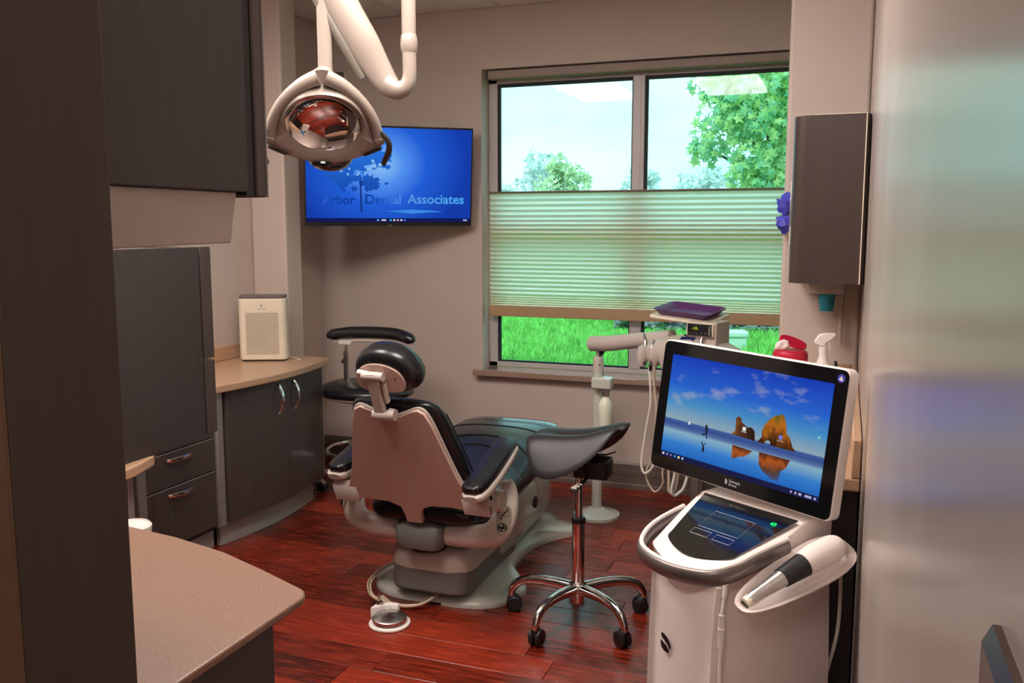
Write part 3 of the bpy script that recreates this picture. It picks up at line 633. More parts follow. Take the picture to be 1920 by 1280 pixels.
for u, w, c in ((.425, .006, lin(90, 190, 250)), (.46, .014, lin(200, 205, 230)), (.502, .006, lin(60, 190, 220)), (.524, .006, lin(240, 225, 190)), (.546, .006, lin(240, 180, 170)), (.568, .006, lin(235, 235, 245)), (.59, .005, lin(90, 140, 250)), (.968, .012, lin(170, 175, 220))):
    decal('taskbar_icon', [tvp(u - w, .012), tvp(u + w, .012), tvp(u + w, .030), tvp(u - w, .030)], emis('icon_%d' % int(u * 1000), c, 0.9), scr, -0.0021)
ob('maker_mark', bx(-0.012, 0.012, -0.0006, 0.0, -0.2755, -0.271), m_steel, tv, smooth=False)

# ================================================================== dental operating lamp
la = thing('dental_lamp', 'ceiling-hung dental operating lamp with mirrored reflector', 'lamp', (-1.31, 2.60, HC))
def W2(*p): return (p[0] + 1.31, p[1] - 2.60, p[2] - HC)
m_lamp = mat('lamp_enamel', lin(160, 146, 136), 0.3, var=0.03, vscale=6, coat=0.3)
ob('ceiling_plate', lathe([(0, -0.03), (0.09, -0.03), (0.1, -0.02), (0.1, 0.0), (0, 0.0)], 28), m_lamp, la)
ob('ceiling_post', cyl((0, 0, -0.03), (0, 0, 2.085 - HC), 0.0225, seg=22), m_lamp, la)
ob('collar', lathe([(0, 2.035 - HC), (0.021, 2.035 - HC), (0.026, 2.045 - HC), (0.0275, 2.065 - HC), (0.026, 2.085 - HC), (0.023, 2.092 - HC), (0, 2.092 - HC)], 24), m_lamp, la)
e0 = (0, 0, 2.04 - HC)
ob('elbow', tube([e0, (0, 0, 1.97 - HC), (-0.012, -0.002, 1.936 - HC), (-0.04, -0.006, 1.926 - HC), (-0.075, -0.012, 1.942 - HC)], [0.022, 0.022, 0.025, 0.031, 0.036], 18, smooth=6), m_lamp, la)
J = W2(-1.556, 2.505, 2.33)
arm_p = [(-0.055, -0.009, 1.929 - HC), (-0.095, -0.02, 1.983 - HC), (-0.135, -0.045, 2.068 - HC), (-0.185, -0.07, 2.165 - HC), (-0.225, -0.09, 2.25 - HC), J]
ob('spring_arm', tube(arm_p, [0.030, 0.043, 0.05, 0.052, 0.05, 0.042], 20, smooth=6, flat=0.62, up=(0.5, -0.84, 0)), m_lamp, la)
ob('arm_channel', tube([Vector(p) + Vector((-0.047, -0.020, -0.022)) for p in arm_p[1:-1]], [0.012, 0.018, 0.020, 0.018], 12, smooth=6), mat('lamp_channel', lin(120, 112, 102), 0.4, var=0.04), la)
ob('joint_cap', lathe([(0, -0.05), (0.03, -0.045), (0.034, 0), (0.03, 0.045), (0, 0.05)], 24, T(*J)), m_lamp, la)
Db = W2(-1.553, 2.502, 1.972)
ob('drop_tube', cyl(J, Db, 0.0225, seg=22), m_lamp, la)
ob('drop_collar', cyl(Db, Vector(Db) + Vector((0, 0, -0.035)), 0.0225, 0.0215, 22), m_lamp, la)
LM = T(1.31, -2.60, -HC) @ frame3((-1.547, 2.477, 1.807), (0.86, 0.50, 0), z=(0.36, -0.62, -0.70))
def lx(vf): return xf(vf, LM)
nk = LM.inverted() @ Vector(Db); nk = nk + (LM.inverted().to_3x3() @ Vector((0, 0, -0.03)))
ob('neck', lx(tube([nk, nk * 0.55 + Vector((0, 0.085, -0.03)), (0, 0.145, -0.035)], [0.0215, 0.03, 0.045], 16, smooth=4, flat=0.8)), m_lamp, la)
for s in (-1, 1):
    ob('yoke_arm', lx(tube([(s*0.012, 0.158, -0.035), (s*0.06, 0.137, -0.025), (s*0.115, 0.09, -0.012), (s*0.152, 0.03, 0.0), (s*0.168, -0.03, 0.008)], [0.024, 0.021, 0.018, 0.017, 0.018], 12, smooth=5)), m_lamp, la)
    ob('yoke_knob', lx(lathe([(0, -0.016), (0.015, -0.016), (0.019, -0.006), (0.019, 0.008), (0.012, 0.016), (0, 0.018)], 18, T(s*0.170, -0.036, 0.01))), m_lamp, la)
rim_h = [(0.0, 0.134), (0.06, 0.122), (0.105, 0.088), (0.136, 0.036), (0.156, -0.018), (0.178, -0.062), (0.168, -0.086), (0.12, -0.112), (0.06, -0.134), (0.0, -0.140)]
rh = [Vector((p.x, p.y, 0)) for p in spline([(x, y, 0) for x, y in rim_h], 4)]
nrh = len(rh); outer = rh + [Vector((-p.x, p.y, 0)) for p in reversed(rh[1:-1])]; N = len(outer)
RA, RB, RC = 0.117, 0.110, 0.018
inner = []
for p in outer:
    a = math.atan2((p.y - RC) / RB, p.x / RA); inner.append(Vector((RA * math.cos(a), RC + RB * math.sin(a), 0)))
loops = []
for f, z in ((0.0, -0.012), (0.0, 0.004), (0.35, 0.012), (0.8, 0.006), (1.0, -0.012), (0.85, -0.034), (0.35, -0.040), (0.0, -0.036)):
    loops.append([tuple(inner[k].lerp(outer[k], f) + Vector((0, 0, z + (0.012 * f if outer[k].y < -0.05 else 0)))) for k in range(N)])
ob('head_rim', lx(loft(loops, cap=False, closed=True)), m_lamp, la, ang=50)
bowl = [(0.118, 0.002), (0.110, -0.010), (0.092, -0.023), (0.07, -0.033), (0.04, -0.040), (0.015, -0.0425), (0.0, -0.043)]
ELL = T(0, RC, 0) @ Matrix.Diagonal((1, RB / RA, 1, 1))
ob('reflector', lx(xf(lathe([(0.0, -0.065), (0.08, -0.056), (0.1175, -0.016)] + bowl, 56), ELL)), mat('mirror_reflector', (0.80, 0.72, 0.68, 1), 0.035, metal=1.0, var=0.02), la, ang=80)
ob('back_shell', lx(xf(lathe([(0.0, -0.11), (0.06, -0.10), (0.11, -0.072), (0.120, -0.036), (0.1, -0.036), (0, -0.066)], 40), ELL)), m_lamp, la)
ob('lower_lens', lx(xf(lathe([(0, -0.05), (0.03, -0.043), (0.05, -0.02), (0.055, 0.0), (0.05, 0.02), (0.03, 0.043), (0, 0.05)], 28), T(0.012, -0.135, -0.02) @ Matrix.Diagonal((1.35, 1.0, 0.7, 1)))), mat('smoked_mirror', (0.30, 0.27, 0.28, 1), 0.06, metal=0.9, var=0.03), la)
ob('control_knob', lx(lathe([(0, 0), (0.027, 0), (0.029, 0.006), (0.026, 0.011), (0, 0.013)], 26, T(-0.012, -0.128, 0.018) @ Rx(math.radians(38)) @ Matrix.Diagonal((1.15, 0.72, 1, 1)))), m_blackgloss, la)
for s in (-1, 1):
    ob('side_inset', lx(lathe([(0, 0), (0.024, 0), (0.022, 0.005), (0, 0.006)], 20, T(s*0.148, -0.086, 0.010) @ Rz(s*0.5) @ Rx(math.radians(45)) @ Matrix.Diagonal((1.4, 0.6, 1, 1)))), m_black, la)
    ob('handle', lx(tube([(s*0.170, 0.000, 0.012), (s*0.196, -0.025, 0.028), (s*0.200, -0.06, 0.034), (s*0.186, -0.11, 0.03), (s*0.183, -0.125, 0.028)], [0.005, 0.009, 0.010, 0.009, 0.007], 12, smooth=5, flat=0.7)), mat('handle_grey', lin(66, 60, 58), 0.4, var=0.04), la)

# ================================================================== dental chair
X0, Y0 = -1.505, 3.5
ch = thing('dental_chair', 'dental treatment chair with black upholstery and pale enamel base', 'dental chair', (X0, Y0, 0))
# base plate with spreading feet
half = [(0.0, -0.40), (0.16, -0.395), (0.27, -0.34), (0.325, -0.22), (0.315, -0.13), (0.235, -0.05), (0.19, 0.06), (0.18, 0.22), (0.20, 0.36), (0.25, 0.47), (0.315, 0.56), (0.325, 0.63), (0.28, 0.68), (0.19, 0.72), (0.12, 0.80), (0.0, 0.83)]
outl = spline([(x, y, 0) for x, y in half], 4); outl = [(p.x, p.y) for p in outl]
full = outl + [(-x, y) for x, y in reversed(outl[1:-1])]
cxy = lambda s, dz: [(x * s, (y - 0.2) * s + 0.2, dz) for x, y in full]
ob('base_plate', loft([cxy(1, 0.0), cxy(1.0, 0.014), cxy(0.985, 0.024), cxy(0.90, 0.034), cxy(0.78, 0.045), cxy(0.66, 0.06), cxy(0.5, 0.062)]), m_pale, ch, ang=50)
ob('base_notch', bx(-0.02, 0.05, -0.402, -0.39, 0.0005, 0.010), m_black, ch, smooth=False)
def ysec(y, hw, z0, z1, n=3.2, seg=36, xo=0): return [(xo + a, y, (z0 + z1)/2 + b) for a, b in sup(hw, (z1 - z0)/2, n, seg)]
# rear lift box: two-tone
m_greybox = mat('grey_lift_box', lin(112, 110, 106), 0.4, var=0.04)
ob('lift_lower', prism([(x, y) for x, y in rrect(0.34, 0.62, 0.07, 6, 0, -0.12)], 0.055, 0.165), m_greybox, ch, bevel=0.012, bseg=3)
def plan(s, z, dx=0.0): return [(x, y, z) for x, y in rrect(0.35*s, 0.64*s, 0.08*s, 6, 0, -0.11)]
ob('lift_upper', loft([plan(1.0, 0.150), plan(1.01, 0.168), plan(0.99, 0.215), plan(0.9, 0.238), plan(0.7, 0.245)]), m_beige, ch, ang=50)
ob('swivel_ring', lathe([(0, 0.236), (0.072, 0.236), (0.074, 0.275), (0, 0.275)], 28, T(0.0, -0.40, 0)), m_black, ch)
# long front fairing: slopes up under the leg rest
fs = [(-0.12, 0.16, 0.06, 0.20), (0.02, 0.185, 0.05, 0.30), (0.18, 0.19, 0.05, 0.36), (0.36, 0.185, 0.05, 0.36), (0.52, 0.17, 0.05, 0.31), (0.60, 0.14, 0.06, 0.26), (0.63, 0.10, 0.08, 0.22)]
ob('lift_fairing', loft([ysec(*f, n=3.6) for f in fs]), m_pale, ch, ang=60)
ob('front_fairing', loft([ysec(y, hw, a, b, n=3.4) for y, hw, a, b in ((0.30, 0.16, 0.06, 0.40), (0.46, 0.175, 0.05, 0.415), (0.62, 0.165, 0.05, 0.36), (0.74, 0.14, 0.055, 0.26), (0.80, 0.09, 0.06, 0.16))]), m_pale, ch, ang=60)
ob('fairing_cap', lathe([(0, 0), (0.028, 0), (0.028, 0.004), (0.024, 0.006), (0, 0.006)], 24, frame3((0.186, 0.36, 0.215), (0, 1, 0), z=(1, 0, 0.06))), m_black, ch)
# control yoke (rear U-shaped frame)
yo = [(-0.318, 0.53), (-0.325, 0.47), (-0.325, 0.39), (-0.29, 0.335), (-0.21, 0.315), (-0.10, 0.315), (0.0, 0.315), (0.10, 0.315), (0.21, 0.318), (0.29, 0.338), (0.325, 0.39), (0.325, 0.47), (0.318, 0.53)]
yp = [Vector((x, -0.44 - 0.05 * (1 - (abs(x) / 0.33) ** 2) * 0 + (0.07 if z > 0.42 else 0.02 if z > .36 else 0), z)) for x, z in yo]
def yoke_half(s):
    pts = [p for p in yp if p.x * s >= -1e-6 and abs(p.x) > 0.05]
    if s < 0: pts = pts[::-1] if pts[0].x < pts[-1].x else pts
    pts = sorted(pts, key=lambda p: (abs(p.x) if p.z < 0.345 else 10 + p.z))
    return tube(pts, [0.045, 0.046, 0.047, 0.05, 0.05, 0.046, 0.036, 0.024], 20, smooth=5, flat=0.75, up=(0, 1, 0))
for s in (-1, 1):
    y_ = ob('control_arm', yoke_half(s), m_beige, ch, ang=60)
    Mp = frame3((s * 0.345, -0.425 if s > 0 else -0.47, 0.405), (-0.0 + s * 0.25, 0.9, 0.0), z=(s * 0.72, -0.62, 0.12)) if s > 0 else frame3((-0.352, -0.435, 0.40), (0.3, -0.9, 0.0), z=(-0.9, -0.35, 0.1))
    if s > 0: Mp = frame3((0.338, -0.452, 0.40), (0.82, 0.5, 0.12), z=(0.45, -0.85, 0.12)) @ Rz(math.radians(-22))
    pn = ob('control_panel', prism(sup(0.026, 0.058, 2.3, 28), -0.006, 0.004, Mp), mat('panel_grey', lin(150, 140, 126), 0.4, var=0.03), y_, bevel=0.001)
    ob('rocker_pad', lathe([(0, 0), (0.019, 0), (0.018, 0.003), (0, 0.004)], 24, Mp @ T(0, -0.026, 0.004) @ Matrix.Diagonal((1, .9, 1, 1))), m_black, pn)
    ob('rocker_ring', join(*[tube([(0.0115 * math.cos(a + t), 0.0105 * math.sin(a + t), 0) for t in np.linspace(-0.5, 0.5, 5)], 0.0016, 6) for a in (0.78, 2.36, 3.93, 5.5)]) if False else xf(join(*[tube([(0.0115 * math.cos(a + t), 0.0105 * math.sin(a + t), 0) for t in np.linspace(-0.5, 0.5, 5)], 0.0016, 6) for a in (0.78, 2.36, 3.93, 5.5)]), Mp @ T(0, -0.026, 0.008)), m_steel, pn)
    for i, (a, b) in enumerate(((-0.013, 0.008), (-0.009, 0.020), (-0.004, 0.031), (0.003, 0.041))):
        ob('preset_button', lathe([(0, 0), (0.0048, 0), (0.0044, 0.002), (0, 0.0025)], 12, Mp @ T(a, b, 0.004)), m_black, pn)
    ob('lamp_button', lathe([(0, 0), (0.0048, 0), (0.0044, 0.002), (0, 0.0025)], 12, Mp @ T(0.011, 0.022, 0.004)), m_greybox, pn)
ob('yoke_centre', loft([[(x, y, z) for x, y in rrect(w, d, 0.03, 5, 0, -0.42)] for z, w, d in ((0.262, 0.17, 0.17), (0.29, 0.20, 0.19), (0.345, 0.20, 0.18), (0.372, 0.14, 0.12))]), m_greybox, ch, ang=50)
# seat and leg cushion
ss = [(-0.50, 0.19, 0.375, 0.425), (-0.46, 0.235, 0.345, 0.445), (-0.30, 0.25, 0.335, 0.450), (-0.12, 0.262, 0.335, 0.468), (0.02, 0.272, 0.34, 0.505), (0.14, 0.278, 0.35, 0.548), (0.27, 0.278, 0.375, 0.570), (0.40, 0.268, 0.43, 0.572), (0.52, 0.25, 0.485, 0.566), (0.585, 0.225, 0.512, 0.558), (0.605, 0.19, 0.525, 0.548)]
seat = ob('seat_cushion', loft([ysec(y, hw, a, b, n=2.9, seg=40) for y, hw, a, b in ss]), m_leather, ch, sub=1)
def ztop(y, x):
    ys_ = [q[0] for q in ss]; hw = np.interp(y, ys_, [q[1] for q in ss]); a = np.interp(y, ys_, [q[2] for q in ss]); b = np.interp(y, ys_, [q[3] for q in ss])
    t = min(0.999, abs(x) / hw); return (a + b)/2 + (b - a)/2 * (1 - t ** 2.9) ** (1/2.9)
def seam(f, x0, x1, n=22, r=0.0028):
    return tube([(x, f(x), ztop(f(x), x) + 0.0005) for x in np.linspace(x0, x1, n)], r, 6)
m_seam = mat('black_piping', lin(16, 16, 18), 0.3, var=0.05)
m_seam2 = mat('seam_stitch', lin(120, 118, 120), 0.5, var=0.05)
ob('piping', seam(lambda x: 0.20 - 1.7 * x * x, -0.262, 0.262), m_seam, seat)
ob('piping', seam(lambda x: 0.11 - 2.4 * x * x, -0.26, 0.26), m_seam, seat)
ob('piping', seam(lambda x: -0.13 - 0.5 * x * x, -0.24, 0.24, r=0.002), m_seam2, seat)
ob('piping', seam(lambda x: 0.35 - 0.4 * x * x, -0.24, 0.24, r=0.002), m_seam, seat)
ob('clear_toe_cover', loft([ysec(y, hw + .006, a - .004, b + .006, n=2.7, seg=40) for y, hw, a, b in ss[7:]] , cap=True), m_film, ch, sub=1)
ob('seat_pan', loft([ysec(y, hw, a, b, n=3.5) for y, hw, a, b in ((-0.44, 0.16, 0.30, 0.36), (-0.2, 0.18, 0.28, 0.36), (0.1, 0.18, 0.28, 0.36), (0.4, 0.16, 0.36, 0.44))]), m_black, ch)
# backrest: shell outline measured in the plane of the back
be, bn = Vector((0, -0.3832, 0.9237)), Vector((0, 0.9237, 0.3832))     # up the back, out of its front
B0 = Vector((0, 2.985 - Y0, 0.39))
def bk(u, s, t=0): return B0 + Vector((u, 0, 0)) + be * s + bn * t
hs = [(0.0, 0.464), (0.045, 0.482), (0.085, 0.502), (0.115, 0.512), (0.140, 0.498), (0.160, 0.45), (0.180, 0.37), (0.215, 0.235), (0.25, 0.14), (0.285, 0.105), (0.325, 0.098), (0.325, 0.072), (0.26, 0.074), (0.17, 0.082), (0.09, 0.078), (0.045, 0.058), (0.034, 0.02), (0.032, -0.014), (0.0, -0.016)]
sh_full = hs + [(-u, s) for u, s in reversed(hs[1:-1])]
def shell_loop(sc, t): return [bk(u * sc, 0.25 + (s - 0.25) * sc, t - 0.02 * 0) for u, s in sh_full]
ob('back_shell', loft([shell_loop(0.985, 0.012), shell_loop(1.0, 0.004), shell_loop(1.0, -0.004), shell_loop(0.985, -0.012)]), m_shell, ch, ang=50)
rim = [bk(u, s, 0.004) for u, s in sh_full]
ob('shell_rim', tube(rim[2:9], [0.004, 0.006, 0.006, 0.006, 0.005], 8, smooth=3), m_beige, ch)
ob('shell_rim', tube([bk(-u, s, 0.004) for u, s in sh_full[2:9]], [0.004, 0.006, 0.006, 0.006, 0.005], 8, smooth=3), m_beige, ch)
ob('shell_notch_lip', tube([bk(u, s, 0.002) for u, s in ((-0.10, 0.506), (-0.05, 0.484), (0, 0.465), (0.05, 0.484), (0.10, 0.506))], 0.010, 10, smooth=5, flat=0.8), m_beige, ch)
bs = [(0.055, 0.20, 0.02), (0.09, 0.245, 0.035), (0.18, 0.248, 0.042), (0.30, 0.225, 0.044), (0.40, 0.20, 0.042), (0.47, 0.185, 0.038), (0.505, 0.165, 0.030), (0.522, 0.13, 0.018)]
ob('back_cushion', loft([[bk(a, s, 0.012 + th + b) for a, b in sup(w, th, 2.7, 36)] for s, w, th in bs]), m_leather, ch, sub=1)
ob('back_piping', tube([bk(u, s, 0.07) for u, s in ((0.243, 0.09), (0.246, 0.18), (0.224, 0.30), (0.198, 0.40), (0.183, 0.45))], 0.003, 6, smooth=4), m_seam, ch)
# headrest
hr = [(-0.112, 0.640), (-0.098, 0.690), (-0.055, 0.722), (0.0, 0.732), (0.055, 0.722), (0.105, 0.690), (0.128, 0.635), (0.115, 0.588), (0.06, 0.573), (0.0, 0.572), (-0.07, 0.578), (-0.105, 0.60)]
hro = [(p.x, p.y) for p in spline([(u, s, 0) for u, s in hr], 4, True)]
hc = (0.005, 0.65)
def hl_(sc, t): return [bk(hc[0] + (u - hc[0]) * sc, hc[1] + (s - hc[1]) * sc, t) for u, s in hro]
hd = ob('headrest_cushion', loft([hl_(0.72, 0.0), hl_(0.93, 0.004), hl_(1.02, 0.026), hl_(1.05, 0.055), hl_(1.0, 0.085), hl_(0.8, 0.103), hl_(0.35, 0.110)]), m_leather, ch, ang=80)
hso = [(hc[0] + (u - hc[0]) * 0.78 - 0.012, hc[1] + (s - hc[1]) * 0.70 - 0.018) for u, s in hro]
ob('headrest_shell', loft([[bk(u, s, t) for u, s in hso] for t in (0.004, -0.008)]), m_shell, hd, ang=50)
for u, s in ((-0.03, 0.70), (0.055, 0.635)):
    ob('screw', disc(bk(u, s, -0.008), -bn, 0.003, 10, 0.0015), m_black, hd)
ob('headrest_hinge', cyl(bk(-0.060, 0.652, -0.026), bk(0.022, 0.652, -0.026), 0.0165, seg=18), m_beige, ch)
ob('hinge_pin', cyl(bk(-0.078, 0.664, -0.022), bk(-0.04, 0.660, -0.022), 0.010, seg=14), m_white, ch)
ob('headrest_bar', loft([[bk(a, s, -0.026 + b) for a, b in rrect(0.046, 0.024, 0.008, 4, -0.022)] for s in (0.665, 0.60, 0.53, 0.475)]), m_beige, ch, ang=60)
ob('release_lever', loft([[bk(a, s, -0.02 + b) for a, b in rrect(0.016, 0.022, 0.006, 4, 0.012)] for s in (0.62, 0.60, 0.56, 0.545)]), m_beige, ch, ang=60)
ob('lower_hinge', cyl(bk(-0.052, 0.492, -0.026), bk(0.010, 0.492, -0.026), 0.020, seg=18), m_beige, ch)
ob('hinge_knob', cyl(bk(0.012, 0.495, -0.026), bk(0.035, 0.495, -0.026), 0.024, 0.021, 18), m_beige, ch)
# armrests
for s in (-1, 1):
    x = s * 0.30; dy = 0.0 if s > 0 else 0.09
    pth = [(2.815, 0.568, 0.022, 0.014), (2.83, 0.572, 0.038, 0.02), (2.87, 0.578, 0.045, 0.024), (2.98, 0.600, 0.045, 0.024), (3.09, 0.632, 0.044, 0.023), (3.18, 0.664, 0.042, 0.021), (3.198, 0.671, 0.034, 0.014)]
    def arm_loops(k, dz, grow): return [[(x + s * 0.004 * k + a, y - Y0 + dy - 0.35 * b, z + dz + b) for a, b in sup(w + grow, h_ * (1 if not k else 0.8), 3.4, 28)] for y, z, w, h_ in pth]
    fr = ob('armrest_frame', loft(arm_loops(1, -0.024, 0.004)), m_beige, ch, ang=50)
    ob('armrest_pad', loft(arm_loops(0, 0.004, 0.0)), m_leather, fr, ang=60)
    ob('armrest_post', tube([(x, 2.98 - Y0 + dy, 0.565), (x * 0.98, 2.97 - Y0 + dy * .5, 0.51), (x * 1.0, 3.0 - Y0, 0.46)], [0.024, 0.03, 0.034], 14, smooth=4), m_beige, ch)
    ob('pivot_cap', cyl((s * 0.30, 3.05 - Y0, 0.475), (s * 0.336, 3.05 - Y0, 0.475), 0.045, 0.040, 24), m_beige, ch)
    ob('back_wing', loft([[bk(s * u, q, t) for q, t in ((0.13, -0.014), (0.145, 0.008), (0.075, 0.012), (0.06, -0.012))] for u in (0.22, 0.30, 0.325)]), m_beige, ch, ang=60)
    ob('pivot_bolt', disc((s * 0.318, 2.955 - Y0, 0.512), (s, -0.5, 0), 0.009, 12, 0.006), m_black, ch)
# ================================================================== saddle stool
def caster(parent, x, y, ang, m_body, m_wheel, r=0.031, name='caster'):
    M = T(x, y, 0) @ Rz(ang)
    c = ob(name, xf(join(cyl((0, 0, 0.05), (0, 0, 0.085), 0.007, seg=10), tube([(0, -0.012, 0.055), (0, 0.012, 0.058), (0, 0.03, 0.045)], [0.012, 0.015, 0.008], 10, smooth=3)), M), m_body, parent)
    for s in (-1, 1):
        ob('wheel', xf(lathe([(0, -0.010), (r * .8, -0.010), (r, -0.006), (r, 0.006), (r * .85, 0.010), (r * .5, 0.008), (0, 0.010)], 22, T(s * 0.013, 0.012, r) @ Ry(PI / 2)), M), m_wheel, c)
    return c
st = thing('saddle_stool', 'grey vinyl saddle stool on a chrome five-star base', 'stool', (-0.905, 3.156, 0))
ob('gas_tube', lathe([(0, 0.075), (0.022, 0.075), (0.0245, 0.085), (0.0245, 0.395), (0, 0.395)], 26), m_chrome, st)
ob('tube_collar', lathe([(0, 0.39), (0.0265, 0.39), (0.0265, 0.407), (0.022, 0.412), (0, 0.412)], 26), m_black, st)
ob('piston', cyl((0, 0, 0.41), (0, 0, 0.59), 0.0135, seg=18), m_chrome, st)
ob('hub', lathe([(0, 0.105), (0.034, 0.105), (0.036, 0.12), (0.034, 0.15), (0.026, 0.16), (0, 0.16)], 26), m_chrome, st)
for k in range(5):
    a = math.radians(252 + 72 * k); d = Vector((math.cos(a), math.sin(a), 0))
    pts = [d * 0.025 + Vector((0, 0, 0.132)), d * 0.12 + Vector((0, 0, 0.142)), d * 0.20 + Vector((0, 0, 0.137)), d * 0.245 + Vector((0, 0, 0.118)), d * 0.268 + Vector((0, 0, 0.085)), d * 0.272 + Vector((0, 0, 0.062))]
    ob('leg', tube(pts, [0.020, 0.018, 0.016, 0.015, 0.013, 0.012], 14, smooth=5, flat=1.15), m_chrome, st)
    caster(st, d.x * 0.272, d.y * 0.272, a + random.uniform(-.8, .8) + PI / 2, m_black, m_black)
sa = math.radians(-2)                                   # saddle axis: front to the left, rear raised to the right
SM = Rz(sa)
ob('tilt_mechanism', xf(join(prism(rrect(0.13, 0.10, 0.012, 3, 0.055, 0.0), 0.575, 0.645), prism(rrect(0.12, 0.11, 0.012, 3, -0.02, 0.0), 0.60, 0.665)), SM), m_black, st, bevel=0.006)
ob('tilt_knob', xf(cyl((0.115, -0.03, 0.62), (0.125, -0.03, 0.62), 0.012, seg=14), SM), m_black, st)
lv = ob('lever', xf(tube([(0.05, -0.05, 0.60), (0.055, -0.10, 0.585), (0.035, -0.15, 0.565), (0.025, -0.17, 0.56)], [0.006, 0.007, 0.013, 0.010], 10, smooth=4, flat=0.45), SM), m_black, st)
for q in range(3):
    ob('lever_stripe', xf(bx(0.022 + q * .006, 0.042 + q * .006, -0.158 + q * .013, -0.154 + q * .013, 0.566 + q * .003, 0.5745 + q * .003), SM), m_white, lv)
ob('upper_lever', xf(tube([(0.06, -0.04, 0.67), (0.12, -0.05, 0.675), (0.155, -0.05, 0.69)], [0.006, 0.007, 0.005], 8, flat=0.5), SM), m_black, st)
def sad(a, b):      # a: -1 front .. 1 rear ; b: -1 near .. 1 far ; returns height
    ridge = 0.722 + 0.016 * a + 0.034 * max(0, a) ** 2 + 0.022 * max(0, -a) ** 2
    droop = 0.140 - 0.115 * (a * 0.5 + 0.5)
    lobe = 0.034 * math.exp(-((abs(b) - 0.48) / 0.32) ** 2)
    groove = -0.022 * math.exp(-(b / 0.10) ** 2) * (0.6 + 0.4 * a)
    return ridge - droop * abs(b) ** 1.9 + lobe + groove
tops, bots = [], []
RINGS, SEG = 14, 56
Vv, Fv = [], []
def sp(r, t, up):
    ca, sb_ = r * math.copysign(abs(math.cos(t)) ** 0.72, math.cos(t)), r * math.copysign(abs(math.sin(t)) ** 0.72, math.sin(t))
    wid = 0.165 + 0.030 * (-ca)
    notch = 0.06 * math.exp(-(sb_ / 0.16) ** 2) * max(0, ca) ** 3 + 0.03 * max(0, -sb_) * max(0, ca)
    x = 0.185 * ca - notch; y = wid * sb_
    z = sad(ca, sb_)
    e = (r ** 7) * 0.020
    return (x, y, z - e if up else z - 0.042 + e * 0.7)
for up in (1, 0):
    base = len(Vv); Vv.append(sp(0, 0, up))
    for i in range(1, RINGS + 1):
        for k in range(SEG): Vv.append(sp((i / RINGS) ** 0.85, 2*PI*k/SEG, up))
    for k in range(SEG): Fv.append((base, base + 1 + k, base + 1 + (k + 1) % SEG))
    for i in range(RINGS - 1):
        for k in range(SEG):
            a = base + 1 + i * SEG; Fv.append((a + k, a + (k+1) % SEG, a + SEG + (k+1) % SEG, a + SEG + k))
n1 = 1 + RINGS * SEG; o1 = 1 + (RINGS - 1) * SEG
for k in range(SEG): Fv.append((o1 + k, o1 + (k+1) % SEG, n1 + o1 + (k+1) % SEG, n1 + o1 + k))
ob('saddle_seat', xf((Vv, Fv), SM), m_saddle, st, ang=75)

# ================================================================== assistant stool behind the chair
m_nyl = mat('beige_nylon', lin(188, 168, 158), 0.4, var=0.04)
m_tan = mat('white_caster', lin(206, 184, 176), 0.4, var=0.04)
az = thing('assistant_stool', 'black assistant stool with a wrap-around arm behind the dental chair', 'stool', (-2.50, 4.37, 0))
for k in range(5):
    a = math.radians(201 + 72 * k); d = Vector((math.cos(a), math.sin(a), 0))
    pts = [d * 0.02 + Vector((0, 0, 0.13)), d * 0.15 + Vector((0, 0, 0.125)), d * 0.26 + Vector((0, 0, 0.115)), d * 0.275 + Vector((0, 0, 0.07))]
    ob('leg', tube(pts, [0.026, 0.022, 0.018, 0.013], 10, flat=0.8), m_nyl, az, bevel=0)
    caster(az, d.x * 0.275, d.y * 0.275, a + PI / 2 + random.uniform(-.4, .4), m_tan, m_black, r=0.027)
ob('gas_tube', cyl((0, 0, 0.10), (0, 0, 0.42), 0.025, seg=20), m_chrome, az)
ob('piston', cyl((0, 0, 0.42), (0, 0, 0.53), 0.015, seg=16), m_chrome, az)
ob('foot_ring', tube([(0.225 * math.cos(2*PI*k/36), 0.225 * math.sin(2*PI*k/36), 0.245) for k in range(36)], 0.011, 10, closed=True), m_chrome, az)
for k in range(3):
    a = math.radians(150 + 120 * k); ob('ring_spoke', cyl((0.02 * math.cos(a), 0.02 * math.sin(a), 0.235), (0.222 * math.cos(a), 0.222 * math.sin(a), 0.245), 0.008, seg=8), m_nyl, az)
ob('seat_pan', lathe([(0, 0.53), (0.16, 0.535), (0.205, 0.553), (0.208, 0.562), (0, 0.562)], 36, sx=1.25), m_beige, az)
ob('seat_cushion', lathe([(0, 0.562), (0.20, 0.562), (0.222, 0.575), (0.225, 0.59), (0.205, 0.612), (0.16, 0.632), (0.08, 0.645), (0, 0.648)], 40, sx=1.25), m_leather, az, ang=60)
ob('arm_post', join(cyl((-0.125, 0, 0.55), (-0.125, 0, 0.80), 0.016, seg=14), cyl((-0.125, 0, 0.80), (-0.125, 0, 0.845), 0.011, seg=12), lathe([(0, -.005), (0.014, -.005), (0.014, .005), (0, .005)], 12, T(-0.145, 0, 0.745) @ Ry(PI/2))), m_chrome, az)
ob('arm_bracket', bx(-0.165, -0.085, -0.02, 0.02, 0.838, 0.862), m_white, az, bevel=0.005)
ob('arm_rail', tube([(-0.215, 0.0, 0.845), (-0.05, 0.01, 0.862), (0.12, 0.02, 0.862), (0.24, 0.01, 0.85)], [0.005, 0.008, 0.008, 0.005], 8, smooth=4), m_beige, az)
